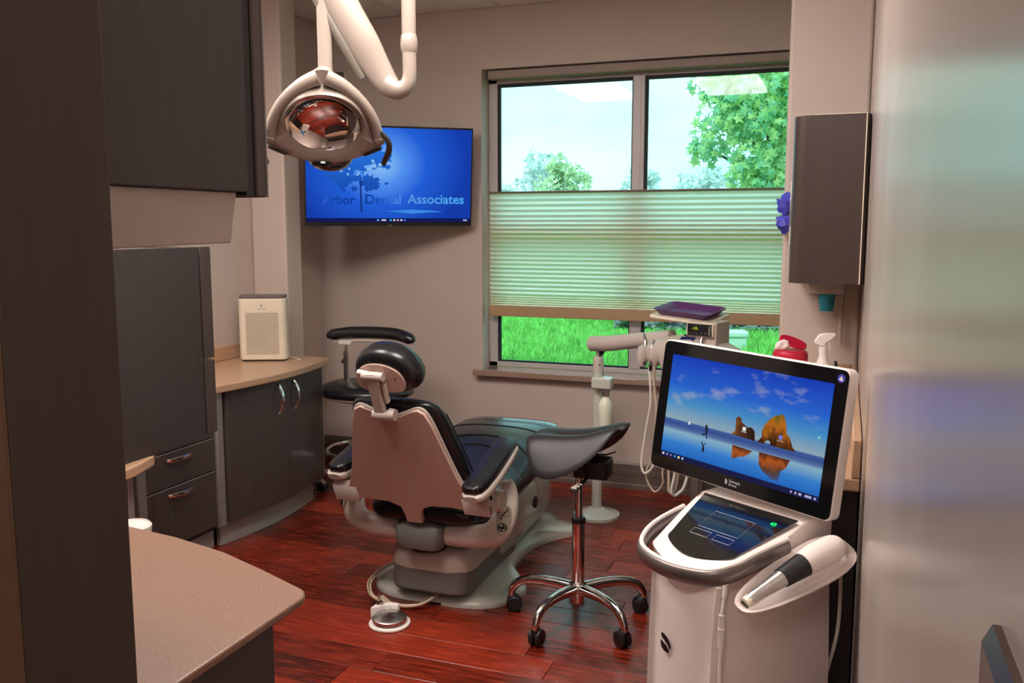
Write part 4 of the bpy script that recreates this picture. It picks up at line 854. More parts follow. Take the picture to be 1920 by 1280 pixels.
ob('arm_pad', tube([(-0.235, -0.02, 0.880), (-0.205, -0.005, 0.892), (-0.10, 0.02, 0.905), (0.05, 0.035, 0.909), (0.18, 0.03, 0.905), (0.275, 0.0, 0.888), (0.302, -0.02, 0.878)], [0.012, 0.034, 0.038, 0.038, 0.038, 0.034, 0.012], 18, smooth=6, flat=0.9), m_leather, az)

# ================================================================== delivery unit
du = thing('delivery_unit', 'dentist delivery unit on a swing arm in front of the window', 'dental unit', (-1.165, 4.40, 0))
def D(x, y, z): return (x + 1.165, y - 4.40, z)
ob('foot', lathe([(0, 0), (0.12, 0), (0.12, 0.015), (0.06, 0.03), (0.03, 0.05), (0, 0.05)], 28), m_pale, du)
ob('post', cyl((0, 0, 0.03), (0, 0, 0.765), 0.0265, seg=22), m_pale, du)
ob('post_sleeve', lathe([(0, 0.765), (0.0275, 0.765), (0.0275, 0.83), (0.024, 0.838), (0.013, 0.842), (0.013, 0.868), (0, 0.868)], 22), m_beige, du)
ob('post_screw', disc((0.012, -0.0235, 0.80), (0.4, -0.9, 0), 0.004, 10, 0.003), m_black, du)
ob('bottle_block', bx(-0.018, 0.085, -0.075, -0.01, 0.685, 0.742), m_pale, du, bevel=0.008, bseg=3)
bt = ob('water_bottle', lathe([(0, 0.43), (0.032, 0.432), (0.037, 0.44), (0.0375, 0.59), (0.034, 0.612), (0.022, 0.632), (0.016, 0.642), (0.016, 0.652), (0, 0.652)], 26, T(0.052, -0.045, 0)), mat('milky_bottle', lin(226, 226, 206), 0.3, var=0.04, vscale=8), du)
ob('bottle_collar', lathe([(0, 0.65), (0.021, 0.65), (0.022, 0.686), (0, 0.686)], 20, T(0.052, -0.045, 0)), m_chrome, bt)
Hm = T(*D(-0.66, 4.12, 0.96)) @ Rz(math.radians(-20))
h = lambda vf: xf(vf, Hm)
ob('swing_arm', tube([D(-1.205, 4.405, 0.905), D(-1.20, 4.403, 0.905), D(-1.1, 4.355, 0.916), D(-0.9, 4.255, 0.955), D(-0.75, 4.18, 0.985)], [0.030, 0.043, 0.043, 0.040, 0.037], 20, flat=0.92), m_beige, du, ang=60)
ob('arm_gusset', prism([(0.0, 0.842), (0.016, 0.842), (0.045, 0.878), (0.0, 0.878)], -0.008, 0.008, Rz(math.radians(-25)) @ Matrix(((1,0,0,0),(0,0,-1,0),(0,1,0,0),(0,0,0,1)))), m_black, du)
ob('arm_screw', disc(D(-1.165, 4.345, 0.885), (0.4, -0.9, -.1), 0.004, 10, 0.004), m_steel, du)
secs = []
for x, d0, zt, zb_ in ((-0.235, 0.03, -0.02, -0.06), (-0.21, 0.085, 0.004, -0.09), (-0.15, 0.12, 0.022, -0.108), (-0.06, 0.135, 0.040, -0.11), (0.05, 0.135, 0.045, -0.11), (0.14, 0.12, 0.032, -0.105), (0.22, 0.095, 0.0, -0.095), (0.26, 0.04, -0.03, -0.07)):
    secs.append([(x, b, (zt + zb_)/2 + c) for b, c in sup(d0, (zt - zb_)/2, 2.5, 28)])
hb_ = ob('instrument_head', h(loft(secs)), m_beige, du, ang=60)
for x in (-0.185, -0.125, -0.065, 0.0, 0.07):
    ob('holder_bump', h(xf(lathe([(0, -0.06), (0.020, -0.05), (0.030, -0.02), (0.032, 0.01), (0.024, 0.04), (0, 0.05)], 20), T(x, -0.105, -0.055) @ Matrix.Diagonal((0.85, 1.0, 1.0, 1)))), m_beige, hb_)
ob('touch_display', h(xf(bx(-0.035, 0.035, -0.02, 0.02, 0, 0.003), T(0.033, -0.085, 0.028) @ Rx(math.radians(42)))), emis('lcd_blue', lin(44, 52, 110), 0.6), hb_, smooth=False)
ob('top_dial', h(lathe([(0, 0), (0.024, 0), (0.022, 0.006), (0, 0.007)], 20, T(0.02, -0.04, 0.046))), m_black, hb_)
for k, (x, y, top) in enumerate(((-0.175, -0.10, 0.03), (-0.13, -0.115, 0.006), (0.108, -0.09, 0.055), (0.165, -0.07, 0.012))):
    hpz = ob('handpiece', h(tube([(x - 0.02 * (k == 0), y + 0.02, top + 0.012), (x, y, top - 0.02), (x + 0.006, y - 0.012, top - 0.075), (x + 0.004, y - 0.016, top - 0.105)], [0.004, 0.009, 0.010, 0.007], 12, smooth=4)), m_steel, hb_)
    ob('coupling', h(cyl((x + 0.004, y - 0.016, top - 0.10), (x + 0.004, y - 0.016, top - 0.125), 0.009, 0.006, 12)), m_black, hpz)
m_hose = mat('cream_hose', lin(206, 188, 166), 0.45, var=0.04)
m_hosew = mat('white_hose', lin(238, 232, 222), 0.4, var=0.02)
hoses = [([(-0.14, -0.12, -0.10), (-0.134, -0.11, -0.263), (-0.16, -0.1, -0.393), (-0.183, -0.1, -0.551), (-0.176, -0.1, -0.607), (-0.152, -0.1, -0.613), (-0.11, -0.1, -0.559), (-0.06, -0.02, -0.40), (-0.04, 0.06, -0.10)], m_hosew, 0.0055),
         ([(-0.112, -0.12, -0.10), (-0.123, -0.08, -0.29), (-0.129, -0.08, -0.495), (-0.165, -0.08, -0.604), (-0.164, -0.08, -0.656), (-0.119, -0.08, -0.704), (-0.077, -0.08, -0.652), (-0.076, -0.08, -0.568), (-0.06, 0.02, -0.3), (-0.05, 0.07, -0.08)], m_hose, 0.0042),
         ([(-0.12, -0.12, -0.10), (-0.108, -0.1, -0.29), (-0.06, -0.08, -0.50), (-0.047, -0.08, -0.62), (-0.044, -0.08, -0.685), (-0.03, -0.06, -0.69), (-0.018, -0.04, -0.60), (0.0, 0.05, -0.1)], m_hose, 0.006),
         ([(0.0, -0.12, -0.10), (-0.008, -0.09, -0.40), (-0.013, -0.08, -0.577), (-0.030, -0.08, -0.685), (-0.015, -0.05, -0.70), (0.02, -0.02, -0.60), (0.05, 0.05, -0.1)], m_hosew, 0.0072)]
for p, m, r in hoses: ob('hose', h(tube(p, r, 8, smooth=7)), m, du)
TRM = Matrix.Translation((-0.672, 4.175, 1.094)) @ Rz(0.117) @ Rx(-1.442) @ Ry(0.464) @ Matrix(((1,0,0,0),(0,0,-1,0),(0,1,0,0),(0,0,0,1)))
TL_ = T(1.165, -4.40, 0) @ TRM
ob('tray_holder', xf(prism(rrect(0.315, 0.23, 0.03, 6), -0.014, 0.0), TL_), m_cream, du, bevel=0.004)
ob('tray_neck', h(bx(0.03, 0.17, -0.07, 0.06, 0.0, 0.118)), m_beige, du, bevel=0.006)
db = ob('display_box', h(join(bx(0.028, 0.162, -0.085, 0.03, 0.050, 0.112))), m_cream, du, bevel=0.006)
ob('display_face', h(bx(0.036, 0.156, -0.0875, -0.085, 0.057, 0.106)), m_black, db, bevel=0.002)
ob('frame_line', h(join(bx(0.034, 0.158, -0.0865, -0.0852, 0.054, 0.0565), bx(0.034, 0.158, -0.0865, -0.0852, 0.1065, 0.109))), m_steel, db, smooth=False)
vf = text_vf('-10-', 0.020, 0.0003); ob('digits', h(xf(vf, frame3((0.075, -0.0878, 0.082), (1, 0, 0), z=(0, -1, 0)))), emis('led_yellow', lin(190, 200, 30), 1.2), db, smooth=False)
for x in (0.108, 0.126): ob('display_button', h(disc((x, -0.0875, 0.067), (0, -1, 0), 0.005, 12, 0.002)), m_steel, db)
ob('rocker', h(bx(0.140, 0.152, -0.0895, -0.0875, 0.060, 0.10)), m_greybox, db, bevel=0.001)
ob('label_line', h(bx(0.040, 0.092, -0.0878, -0.0875, 0.0645, 0.0675)), m_steel, db, smooth=False)
tr = thing('instrument_tray', 'purple plastic instrument tray on the delivery unit', 'tray', M=TRM)
m_purple = mat('purple_plastic', lin(92, 46, 104), 0.38, var=0.06, vscale=20)
lo = [rrect(0.235, 0.15, 0.02, 6), rrect(0.282, 0.198, 0.03, 6), rrect(0.29, 0.206, 0.032, 6), rrect(0.290, 0.206, 0.032, 6), rrect(0.276, 0.192, 0.028, 6), rrect(0.228, 0.143, 0.018, 6)]
zz = [0.001, 0.026, 0.026, 0.030, 0.028, 0.004]
ob('tray', loft([[(x, y, z) for x, y in l] for l, z in zip(lo, zz)]), m_purple, tr, ang=40)

# ================================================================== foot control
fc = thing('foot_control', 'steel disc foot control on a white base with looped tubing', 'foot control', (-1.565, 2.875, 0))
ob('base', prism(sup(0.078, 0.078, 2.1, 36), 0, 0.012), m_white, fc, bevel=0.004)
ob('bumper', prism([(-0.09, 0.01), (-0.085, 0.06), (-0.05, 0.085), (0.0, 0.09), (0.0, 0.07), (-0.045, 0.06), (-0.068, 0.03)], 0, 0.05), m_white, fc, bevel=0.006)
ob('disc', lathe([(0, 0.012), (0.058, 0.012), (0.0655, 0.02), (0.0655, 0.03), (0.06, 0.034), (0.0, 0.048)], 48), mat('spun_steel', (0.6, 0.58, 0.57, 1), 0.25, metal=1.0, var=0.3, vscale=8, aniso=0.7), fc, ang=25)
ob('connector', join(cyl((-0.075, 0.045, 0.05), (-0.06, 0.05, 0.062), 0.008, seg=12), cyl((-0.08, 0.055, 0.045), (-0.09, 0.085, 0.075), 0.0035, seg=8)), m_chrome, fc)
m_tub2 = mat('clear_tan_tubing', lin(196, 170, 140), 0.35, var=0.05)
for dx, r, c in ((0.0, 0.0045, m_tub2), (0.012, 0.004, m_hose)):
    ob('tubing', tube([(-0.07 + dx, 0.06, 0.055), (-0.16 + dx, 0.13, 0.05), (-0.235 + dx, 0.27, 0.045), (-0.22 + dx, 0.42, 0.06), (-0.12, 0.50 + dx, 0.075), (0.0, 0.40, 0.08)], r, 8, smooth=8), c, fc)
    ob('tubing', tube([(-0.065 + dx, 0.065, 0.052), (-0.13, 0.17 + dx, 0.022), (-0.05, 0.125 + dx, 0.018), (0.05, 0.16 + dx, 0.02), (0.105 - dx, 0.27, 0.05), (0.10 - dx, 0.36, 0.07)], r, 8, smooth=8), c, fc)

# ================================================================== scanner cart
ct = thing('scanner_cart', 'white intraoral scanner cart with tilted touch monitor', 'medical cart', (-0.2115, 2.095, 0), -0.563)
KM = T(0, 0, 1.5) @ Matrix.Scale(0.957, 4) @ T(0, 0, -1.5)
def kx(vf): return xf(vf, KM)
m_cart = mat('cart_white', lin(234, 220, 214), 0.35, var=0.02, vscale=6)
def cplan(z, fw, bw, yf, yb, r=0.035):
    pts = [(-bw, yb), (-fw, yf + .02), (-fw * .8, yf), (0, yf - 0.012), (fw * .8, yf), (fw, yf + .02), (bw, yb)]
    q = []
    for (x, y) in pts: q.append((x, y, z))
    return q
def dens(lp, n=4):
    P = [Vector(p) for p in lp]; out = spline(P, n, closed=False); return out
body = [dens(cplan(z, fw, bw, yf, yb)) for z, fw, bw, yf, yb in ((0.014, 0.105, 0.17, -0.20, 0.16), (0.12, 0.105, 0.17, -0.20, 0.16), (0.45, 0.105, 0.166, -0.198, 0.155), (0.64, 0.106, 0.162, -0.190, 0.15), (0.69, 0.108, 0.16, -0.186, 0.148))]
ob('column', kx(loft(body)), m_cart, ct, ang=50)
ob('base', prism(rrect(0.38, 0.44, 0.08, 6, 0, -0.03), 0.05, 0.078), m_cart, ct, bevel=0.01)
for x, y in ((-0.15, -0.2), (0.15, -0.2), (-0.15, 0.14), (0.15, 0.14)): caster(ct, x, y, 0.4, m_black, m_black, r=0.025)
slope = math.atan(0.186)
zd = lambda y: min(0.812, 0.81 - 0.343 * (0.04 - y))
def deck(fw, bw, yf, yb, dz, bul=0.02):
    pts = [(-bw, yb), (-bw * .97, 0.02), (-fw * 1.04, yf + 0.055), (-fw * .86, yf + 0.012), (0, yf - bul), (fw * .86, yf + 0.012), (fw * 1.04, yf + 0.055), (bw * .97, 0.02), (bw, yb)]
    return [(p.x, p.y, zd(p.y) + dz) for p in spline([(x, y, 0) for x, y in pts], 5)]
ob('deck', kx(loft([deck(0.112, 0.16, -0.185, 0.148, -0.066), deck(0.122, 0.162, -0.192, 0.148, -0.03), deck(0.124, 0.162, -0.195, 0.148, -0.006), deck(0.117, 0.157, -0.186, 0.145, -0.001)])), m_cart, ct, ang=45)
gl = ob('glass_top', kx(loft([deck(0.103, 0.141, -0.163, 0.042, -0.002, 0.018), deck(0.103, 0.141, -0.163, 0.042, 0.0012, 0.018)])), mat('touch_glass', lin(14, 14, 16), 0.06, var=0.05, coat=1.0, spec=1.0), ct, ang=40)
m_line = mat('white_print', lin(190, 196, 200), 0.5, var=0.02)
def rect_line(x0, x1, y0, y1, r=0.0006):
    return tube([(x0, y0, zd(y0) + .0016), (x1, y0, zd(y0) + .0016), (x1, y1, zd(y1) + .0016), (x0, y1, zd(y1) + .0016)], r, 4, closed=True)
ob('touchpad_print', kx(join(rect_line(-0.06, 0.06, -0.078, -0.012), rect_line(-0.06, -0.008, -0.108, -0.088), rect_line(0.008, 0.06, -0.108, -0.088))), m_line, gl, smooth=False)
ob('power_light', xf(tube([(0.006 * math.cos(2*PI*k/16), 0.006 * math.sin(2*PI*k/16), 0) for k in range(16)], 0.0017, 6, closed=True), KM @ T(0.100, 0.005, zd(0.005) + .0018)), emis('green_led', lin(30, 230, 110), 1.6), gl)
hpth = [(-0.158, -0.02, 0.765), (-0.150, -0.12, 0.752), (-0.136, -0.185, 0.735), (-0.095, -0.232, 0.722), (0, -0.252, 0.718), (0.095, -0.232, 0.722), (0.136, -0.185, 0.735), (0.150, -0.12, 0.752), (0.158, -0.02, 0.765)]
ob('handle', kx(tube(hpth, 0.011, 12, smooth=5, flat=1.9, up=(0, 0, 1))), mat('gunmetal', lin(120, 110, 106), 0.35, metal=0.6, var=0.05), ct, ang=60)
ob('handle_rim', kx(tube([(x, y, z + 0.019) for x, y, z in hpth], 0.006, 8, smooth=5)), m_cart, ct)
ob('neck', loft([[(x + xx, y, z) for x, y in rrect(w, d, 0.018, 4, 0, yy)] for z, w, d, yy, xx in ((0.835, 0.20, 0.05, 0.105, 0.0), (0.87, 0.16, 0.045, 0.108, -0.02), (0.92, 0.13, 0.04, 0.115, -0.045), (0.99, 0.13, 0.04, 0.118, -0.058))]), m_cart, ct, ang=50)
MM = T(-0.058, 0.0745, 1.029) @ Rx(-0.124) @ Ry(0.026)
mo = ob('monitor_frame', xf(prism(rrect(0.546, 0.340, 0.018, 5), -0.030, 0.004, XZ(0.0)), MM), m_white, ct, bevel=0.003)
bz = ob('bezel', xf(prism(rrect(0.540, 0.334, 0.016, 5), 0.0, 0.0025, XZ(-0.0035)), MM), m_blackgloss, mo, smooth=False)
mw, mh = 0.476, 0.268
def msp(u, v): return (-mw/2 + u * mw, -mh/2 + v * mh)
def mscreen():
    m = bpy.data.materials.new('monitor_wallpaper'); m.use_nodes = True; n = m.node_tree; n.nodes.clear(); L = n.links
    out = n.nodes.new('ShaderNodeOutputMaterial'); e = n.nodes.new('ShaderNodeEmission'); e.inputs[1].default_value = 0.85; t = n.nodes.new('ShaderNodeTexCoord'); spx = n.nodes.new('ShaderNodeSeparateXYZ')
    L.new(t.outputs['Object'], spx.inputs[0])
    mr = n.nodes.new('ShaderNodeMapRange'); mr.inputs['From Min'].default_value = -mh/2; mr.inputs['From Max'].default_value = mh/2; L.new(spx.outputs['Z'], mr.inputs[0])
    r = n.nodes.new('ShaderNodeValToRGB'); els = r.color_ramp.elements
    stops = [(0.0, lin(24, 92, 190)), (0.16, lin(58, 132, 214)), (0.27, lin(140, 184, 204)), (0.30, lin(92, 116, 170)), (0.34, lin(58, 84, 150)), (0.375, lin(70, 100, 165)), (0.385, lin(150, 176, 190)), (0.55, lin(76, 150, 206)), (0.72, lin(44, 104, 214)), (1.0, lin(30, 64, 190))]
    while len(els) < len(stops): els.new(0.5)
    for k, (p, c) in enumerate(stops): els[k].position = p; els[k].color = c
    L.new(mr.outputs[0], r.inputs[0])
    mp = n.nodes.new('ShaderNodeMapping'); mp.inputs['Scale'].default_value = (10, 1, 24); mp.inputs['Rotation'].default_value = (0, math.radians(25), 0); mp.inputs['Location'].default_value = (2.3, 0, 1.1)
    nz = n.nodes.new('ShaderNodeTexNoise'); nz.inputs['Scale'].default_value = 1.0; nz.inputs['Detail'].default_value = 6; L.new(t.outputs['Object'], mp.inputs[0]); L.new(mp.outputs[0], nz.inputs['Vector'])
    cm = n.nodes.new('ShaderNodeValToRGB'); cm.color_ramp.elements[0].position = 0.56; cm.color_ramp.elements[0].color = (0, 0, 0, 1); cm.color_ramp.elements[1].position = 0.74; cm.color_ramp.elements[1].color = (0.8, 0.8, 0.8, 1); L.new(nz.outputs['Fac'], cm.inputs[0])
    gt = n.nodes.new('ShaderNodeMath'); gt.operation = 'GREATER_THAN'; gt.inputs[1].default_value = 0.42; L.new(mr.outputs[0], gt.inputs[0])
    ml = n.nodes.new('ShaderNodeMath'); ml.operation = 'MULTIPLY'; L.new(cm.outputs[0], ml.inputs[0]); L.new(gt.outputs[0], ml.inputs[1])
    mx = n.nodes.new('ShaderNodeMix'); mx.data_type = 'RGBA'; L.new(ml.outputs[0], mx.inputs['Factor']); L.new(r.outputs[0], mx.inputs['A']); mx.inputs['B'].default_value = lin(176, 184, 196)
    L.new(mx.outputs['Result'], e.inputs[0]); L.new(e.outputs[0], out.inputs[0])
    return m
# the screen is its own little object so that its picture follows it
sc_ = ob('screen', prism([(-mw/2, -mh/2), (mw/2, -mh/2), (mw/2, mh/2), (-mw/2, mh/2)], 0, 0.0006, XZ(-0.0062)), mscreen(), mo, smooth=False)
sc_.matrix_local = MM
def md(name, pts, m, y): return ob(name, prism([msp(*p) for p in pts], 0, 0.0002, XZ(y)), m, sc_, smooth=False)
m_rock = emis('wallpaper_rock', (0, 0, 0, 1), 0.8, ramp=[(0.0, lin(58, 34, 20)), (0.35, lin(120, 66, 26)), (0.6, lin(196, 112, 34)), (1.0, lin(120, 104, 34))], axis='Z', lo=-0.04, hi=0.045, noise=1.0, nscale=60, nstretch=(1.3, 1, 0.7))
m_rock2 = emis('wallpaper_rock_dark', (0, 0, 0, 1), 0.8, ramp=[(0.0, lin(52, 34, 26)), (0.6, lin(96, 58, 36)), (1.0, lin(150, 92, 52))], axis='X', lo=0.04, hi=-0.02, noise=0.8, nscale=60)
m_refl = emis('wallpaper_reflection', (0, 0, 0, 1), 0.8, ramp=[(0.0, lin(60, 92, 150)), (0.4, lin(96, 66, 52)), (0.75, lin(186, 92, 36)), (1.0, lin(96, 52, 36))], axis='Z', lo=-0.115, hi=-0.06, noise=0.7, nscale=70, nstretch=(1.4, 1, .5))
md('rock_stack', [(.62, .366), (.644, .421), (.640, .47), (.648, .522), (.674, .587), (.709, .636), (.725, .64), (.741, .66), (.758, .643), (.768, .60), (.776, .557), (.783, .501), (.805, .47), (.822, .405), (.845, .366), (.70, .366), (.697, .395), (.686, .407), (.669, .396), (.66, .366)], m_rock, -0.0068)
md('rock_stack', [(.457, .378), (.48, .414), (.478, .47), (.475, .523), (.482, .545), (.491, .55), (.506, .541), (.515, .503), (.543, .479), (.556, .47), (.57, .482), (.585, .47), (.598, .451), (.606, .368)], m_rock2, -0.0068)
md('rock_reflection', [(.473, .285), (.479, .162), (.50, .17), (.522, .194), (.55, .205), (.57, .228), (.601, .275)], m_refl, -0.0068)
md('rock_reflection', [(.64, .285), (.646, .179), (.671, .129), (.729, .081), (.768, .079), (.777, .169), (.804, .208), (.821, .285)], m_refl, -0.0068)
m_fig = emis('wallpaper_figure', lin(40, 46, 66), 0.6)
md('runner', [(.286, .40), (.296, .405), (.30, .385), (.308, .36), (.302, .34), (.304, .30), (.309, .273), (.302, .273), (.296, .315), (.280, .305), (.268, .312), (.268, .306), (.282, .298), (.292, .33), (.288, .36)], m_fig, -0.0068)
md('runner', [(.290, .135), (.296, .15), (.298, .175), (.292, .20), (.30, .22), (.308, .237), (.303, .238), (.294, .218), (.286, .205), (.279, .235), (.272, .243), (.276, .215), (.284, .19), (.282, .16)], m_fig, -0.0068)
for u, v, w, hh, c in ((.176, .376, .006, .014, lin(235, 240, 250)), (.534, .452, .010, .017, lin(236, 240, 244)), (.752, .457, .010, .018, lin(120, 130, 220)), (.96, .535, .006, .012, lin(120, 210, 190)), (.534, .425, .016, .004, lin(190, 190, 195)), (.752, .425, .018, .003, lin(190, 180, 175))):
    md('desktop_icon', [(u - w, v - hh), (u + w, v - hh), (u + w, v + hh), (u - w, v + hh)], emis('dicon_%d_%d' % (u * 1000, v * 1000), c, 0.9), -0.0071)
md('task_bar', [(0, 0), (1, 0), (1, .05), (0, .05)], emis('mbar', lin(40, 42, 92), 0.55), -0.0067)
for u, w, c in ((.02, .007, lin(225, 220, 240)), (.048, .006, lin(150, 140, 190)), (.076, .006, lin(130, 110, 170)), (.104, .007, lin(60, 150, 230)), (.132, .007, lin(240, 225, 160)), (.16, .006, lin(190, 210, 250)), (.85, .005, lin(170, 160, 210)), (.875, .005, lin(190, 180, 220)), (.90, .008, lin(190, 180, 220)), (.945, .018, lin(180, 175, 215)), (.982, .006, lin(170, 165, 210))):
    md('task_icon', [(u - w, .015), (u + w, .015), (u + w, .036), (u - w, .036)], emis('micon_%d' % (u * 1000), c, 0.9), -0.0071)
m_pr = mat('white_bezel_print', lin(190, 186, 184), 0.5, var=0.02)
def leaf_logo(M_, sc, m, name='leaf_logo', par=None):
    up_ = [(-31, 65), (-31, 35), (-12, 18), (17, -10), (33, -35), (37, -8), (22, 30), (-3, 55)]
    lo_ = [(-36, 10), (-33, -35), (-13, -60), (17, -65), (24, -45), (2, -15), (-23, 0)]
    sm = lambda pp: [(p.x * sc, p.y * sc) for p in spline([(a, b, 0) for a, b in pp], 4, True)]
    return ob(name, join(xf(prism(sm(up_), 0, 0.0006), M_), xf(prism(sm(lo_), 0, 0.0006), M_)), m, par, smooth=False)
leaf_logo(MM @ XZ(-0.0062) @ T(-0.017, -0.150, 0), 0.0001, m_pr, par=bz)
for k, w_ in enumerate(('Dentsply', 'Sirona')):
    vf = text_vf(w_, 0.0095, 0.0002, 'LEFT'); ob('lettering', xf(vf, MM @ XZ(-0.0062) @ T(-0.009, -0.1495 - 0.0085 * k, 0)), m_pr, bz, smooth=False)
ob('corner_sticker', xf(disc((0.252, 0.148, 0), (0, 0, 1), 0.0095, 22, 0.0004), MM @ XZ(-0.0062)), mat('glowing_blue_sticker', lin(52, 54, 150), 0.4, emit=lin(52, 54, 150), estr=0.3, var=0.02), bz)  # sticker is no lamp; a faint glow is put into its colour
ob('sticker_mark', xf(prism([(0.246, 0.145), (0.2525, 0.154), (0.254, 0.150), (0.2575, 0.142), (0.249, 0.143)], 0.0004, 0.0006), MM @ XZ(-0.0062)), m_white, bz, smooth=False)
leaf_logo(KM @ frame3((-0.035, -0.2115, 0.515), (1, 0.03, 0), z=(-0.03, -1, 0)) @ Matrix.Diagonal((1.28, 1, 1, 1)), 0.00034, m_black, par=ct)
# cradle and the scanner lying in it
CM = frame3((0.203, -0.055, 0.713), (0.04, 0.30, 0.075), z=(0.42, -0.25, 0.87))
def oval(L, w, z, k=0.35): return [(x + 0.0, y * (1 + 0.25 * x / L), z) for x, y in sup(L, w, 2.8, 40)]
cr_ = ob('cradle', xf(loft([oval(0.15, 0.030, -0.026), oval(0.176, 0.050, 0.004), oval(0.178, 0.052, 0.014), oval(0.166, 0.042, 0.012), oval(0.15, 0.030, -0.008)]), KM @ CM), m_cart, ct, ang=50)
ob('cradle_arm', kx(tube([(0.13, 0.02, 0.69), (0.17, 0.0, 0.69), tuple(CM @ Vector((0.05, 0, -0.012)))], [0.025, 0.022, 0.02], 12, smooth=3)), m_cart, ct)
ob('plug', kx(join(cyl((0.112, -0.178, 0.70), (0.113, -0.185, 0.67), 0.006, seg=10), cyl((0.113, -0.185, 0.67), (0.117, -0.197, 0.635), 0.0035, seg=8), cyl((0.117, -0.197, 0.635), (0.119, -0.199, 0.56), 0.0075, seg=12), cyl((0.119, -0.199, 0.605), (0.119, -0.199, 0.597), 0.009, seg=12))), m_white, ct)
ob('network_cable', kx(tube([(0.119, -0.199, 0.56), (0.12, -0.20, 0.48), (0.135, -0.195, 0.38), (0.17, -0.18, 0.25), (0.16, -0.14, 0.04)], 0.0038, 8, smooth=6)), m_hosew, ct)
ctm = T(-0.2115, 2.095, 0) @ Rz(-0.563) @ KM
si = thing('intraoral_scanner', 'white intraoral scanner with black grip resting in the cart cradle', 'scanner', M=ctm @ CM @ T(0, 0, 0.008))
ob('tip', tube([(-0.148, 0, 0.010), (-0.135, 0, 0.013), (-0.10, 0, 0.018), (-0.045, 0, 0.025)], [0.012, 0.0145, 0.016, 0.021], 18, smooth=3, flat=0.85), m_steel, si)
ob('tip_end', tube([(-0.156, 0, 0.008), (-0.13, 0, 0.0125)], [0.0125, 0.0155], 16, flat=0.85), m_cream, si)
ob('tip_window', bx(-0.1575, -0.1555, -0.010, 0.010, 0.0, 0.006), m_black, si)
ob('grip', tube([(-0.05, 0, 0.025), (-0.02, 0, 0.028), (0.02, 0, 0.030)], [0.0225, 0.025, 0.028], 18, flat=0.9), m_black, si)
ob('body', tube([(0.015, 0, 0.030), (0.06, 0, 0.032), (0.11, 0, 0.030), (0.13, 0, 0.028), (0.138, 0, 0.027)], [0.0285, 0.032, 0.031, 0.025, 0.012], 20, smooth=4, flat=0.95), m_cart, si)
sil = (ctm @ CM @ T(0, 0, 0.008)).inverted()
ob('cable', tube([(0.13, 0, 0.02), (0.150, 0.004, 0.012), (0.166, 0.010, -0.006)] + [tuple(sil @ Vector(p)) for p in ((0.022, 2.20, 0.62), (0.018, 2.20, 0.52), (-0.005, 2.20, 0.40), (-0.03, 2.19, 0.25), (-0.05, 2.17, 0.09))], 0.0045, 10, smooth=7), m_hosew, si)
ob('strain_relief', tube([(0.140, 0, 0.016), (0.155, 0.006, 0.005), (0.167, 0.012, -0.008)], 0.0075, 10, smooth=4), m_black, si)
# ================================================================== outside
GZ = 0.38
m_soil = mat('lawn_soil', lin(70, 150, 60), 0.9, var=0.4, vscale=3)
struct('lawn', bx(-16, 10, 5.3, 10.6, GZ - 0.4, GZ - 0.02), m_soil)
def leafy(name, c, rough=0.5, tr=0.4, var=0.35, scale=8):
    m = bpy.data.materials.new(name); m.use_nodes = True; n = m.node_tree; n.nodes.clear(); L = n.links
    o = n.nodes.new('ShaderNodeOutputMaterial'); mx = n.nodes.new('ShaderNodeMixShader'); d = n.nodes.new('ShaderNodeBsdfPrincipled'); t = n.nodes.new('ShaderNodeBsdfTranslucent')
    d.inputs['Roughness'].default_value = rough
    tc_ = n.nodes.new('ShaderNodeTexCoord'); nz = n.nodes.new('ShaderNodeTexNoise'); nz.inputs['Scale'].default_value = scale; L.new(tc_.outputs['Object'], nz.inputs['Vector'])
    r = n.nodes.new('ShaderNodeValToRGB'); r.color_ramp.elements[0].position = 0.3; r.color_ramp.elements[1].position = 0.7
    r.color_ramp.elements[0].color = tuple(x * (1 - var) for x in c[:3]) + (1,); r.color_ramp.elements[1].color = tuple(min(1, x * (1 + var)) for x in c[:3]) + (1,)
    L.new(nz.outputs['Fac'], r.inputs[0]); L.new(r.outputs[0], d.inputs['Base Color']); L.new(r.outputs[0], t.inputs[0])
    mx.inputs[0].default_value = tr; L.new(d.outputs[0], mx.inputs[1]); L.new(t.outputs[0], mx.inputs[2]); L.new(mx.outputs[0], o.inputs[0])
    return m
m_grass = leafy('grass_blade', lin(146, 226, 104), tr=0.45, var=0.55, scale=9)
NB = 62000
X = RNG.uniform(-6.2, 1.6, NB); Y = 6.4 + 4.2 * RNG.random(NB) ** 0.9; H = RNG.uniform(0.05, 0.125, NB) * (1 + 0.3 * np.sin(X * 2.1) * np.cos(Y * 1.7)); A = RNG.uniform(0, 2*PI, NB); Y = np.where((X > -2.4) & (Y > 9.12), 6.4 + RNG.random(NB) * 2.7, Y); Bn = RNG.uniform(0.1, 0.9, NB) * H; Wd = RNG.uniform(0.003, 0.006, NB)
ca, sa_ = np.cos(A), np.sin(A)
v = np.zeros((NB, 5, 3))
v[:, 0] = np.stack([X - Wd * sa_, Y + Wd * ca, np.full(NB, GZ - .03)], 1); v[:, 1] = np.stack([X + Wd * sa_, Y - Wd * ca, np.full(NB, GZ - .03)], 1)
mxm = X + Bn * .35 * ca; mym = Y + Bn * .35 * sa_
v[:, 2] = np.stack([mxm - Wd * .8 * sa_, mym + Wd * .8 * ca, GZ + H * .6], 1); v[:, 3] = np.stack([mxm + Wd * .8 * sa_, mym - Wd * .8 * ca, GZ + H * .6], 1)
v[:, 4] = np.stack([X + Bn * ca, Y + Bn * sa_, GZ + H], 1)
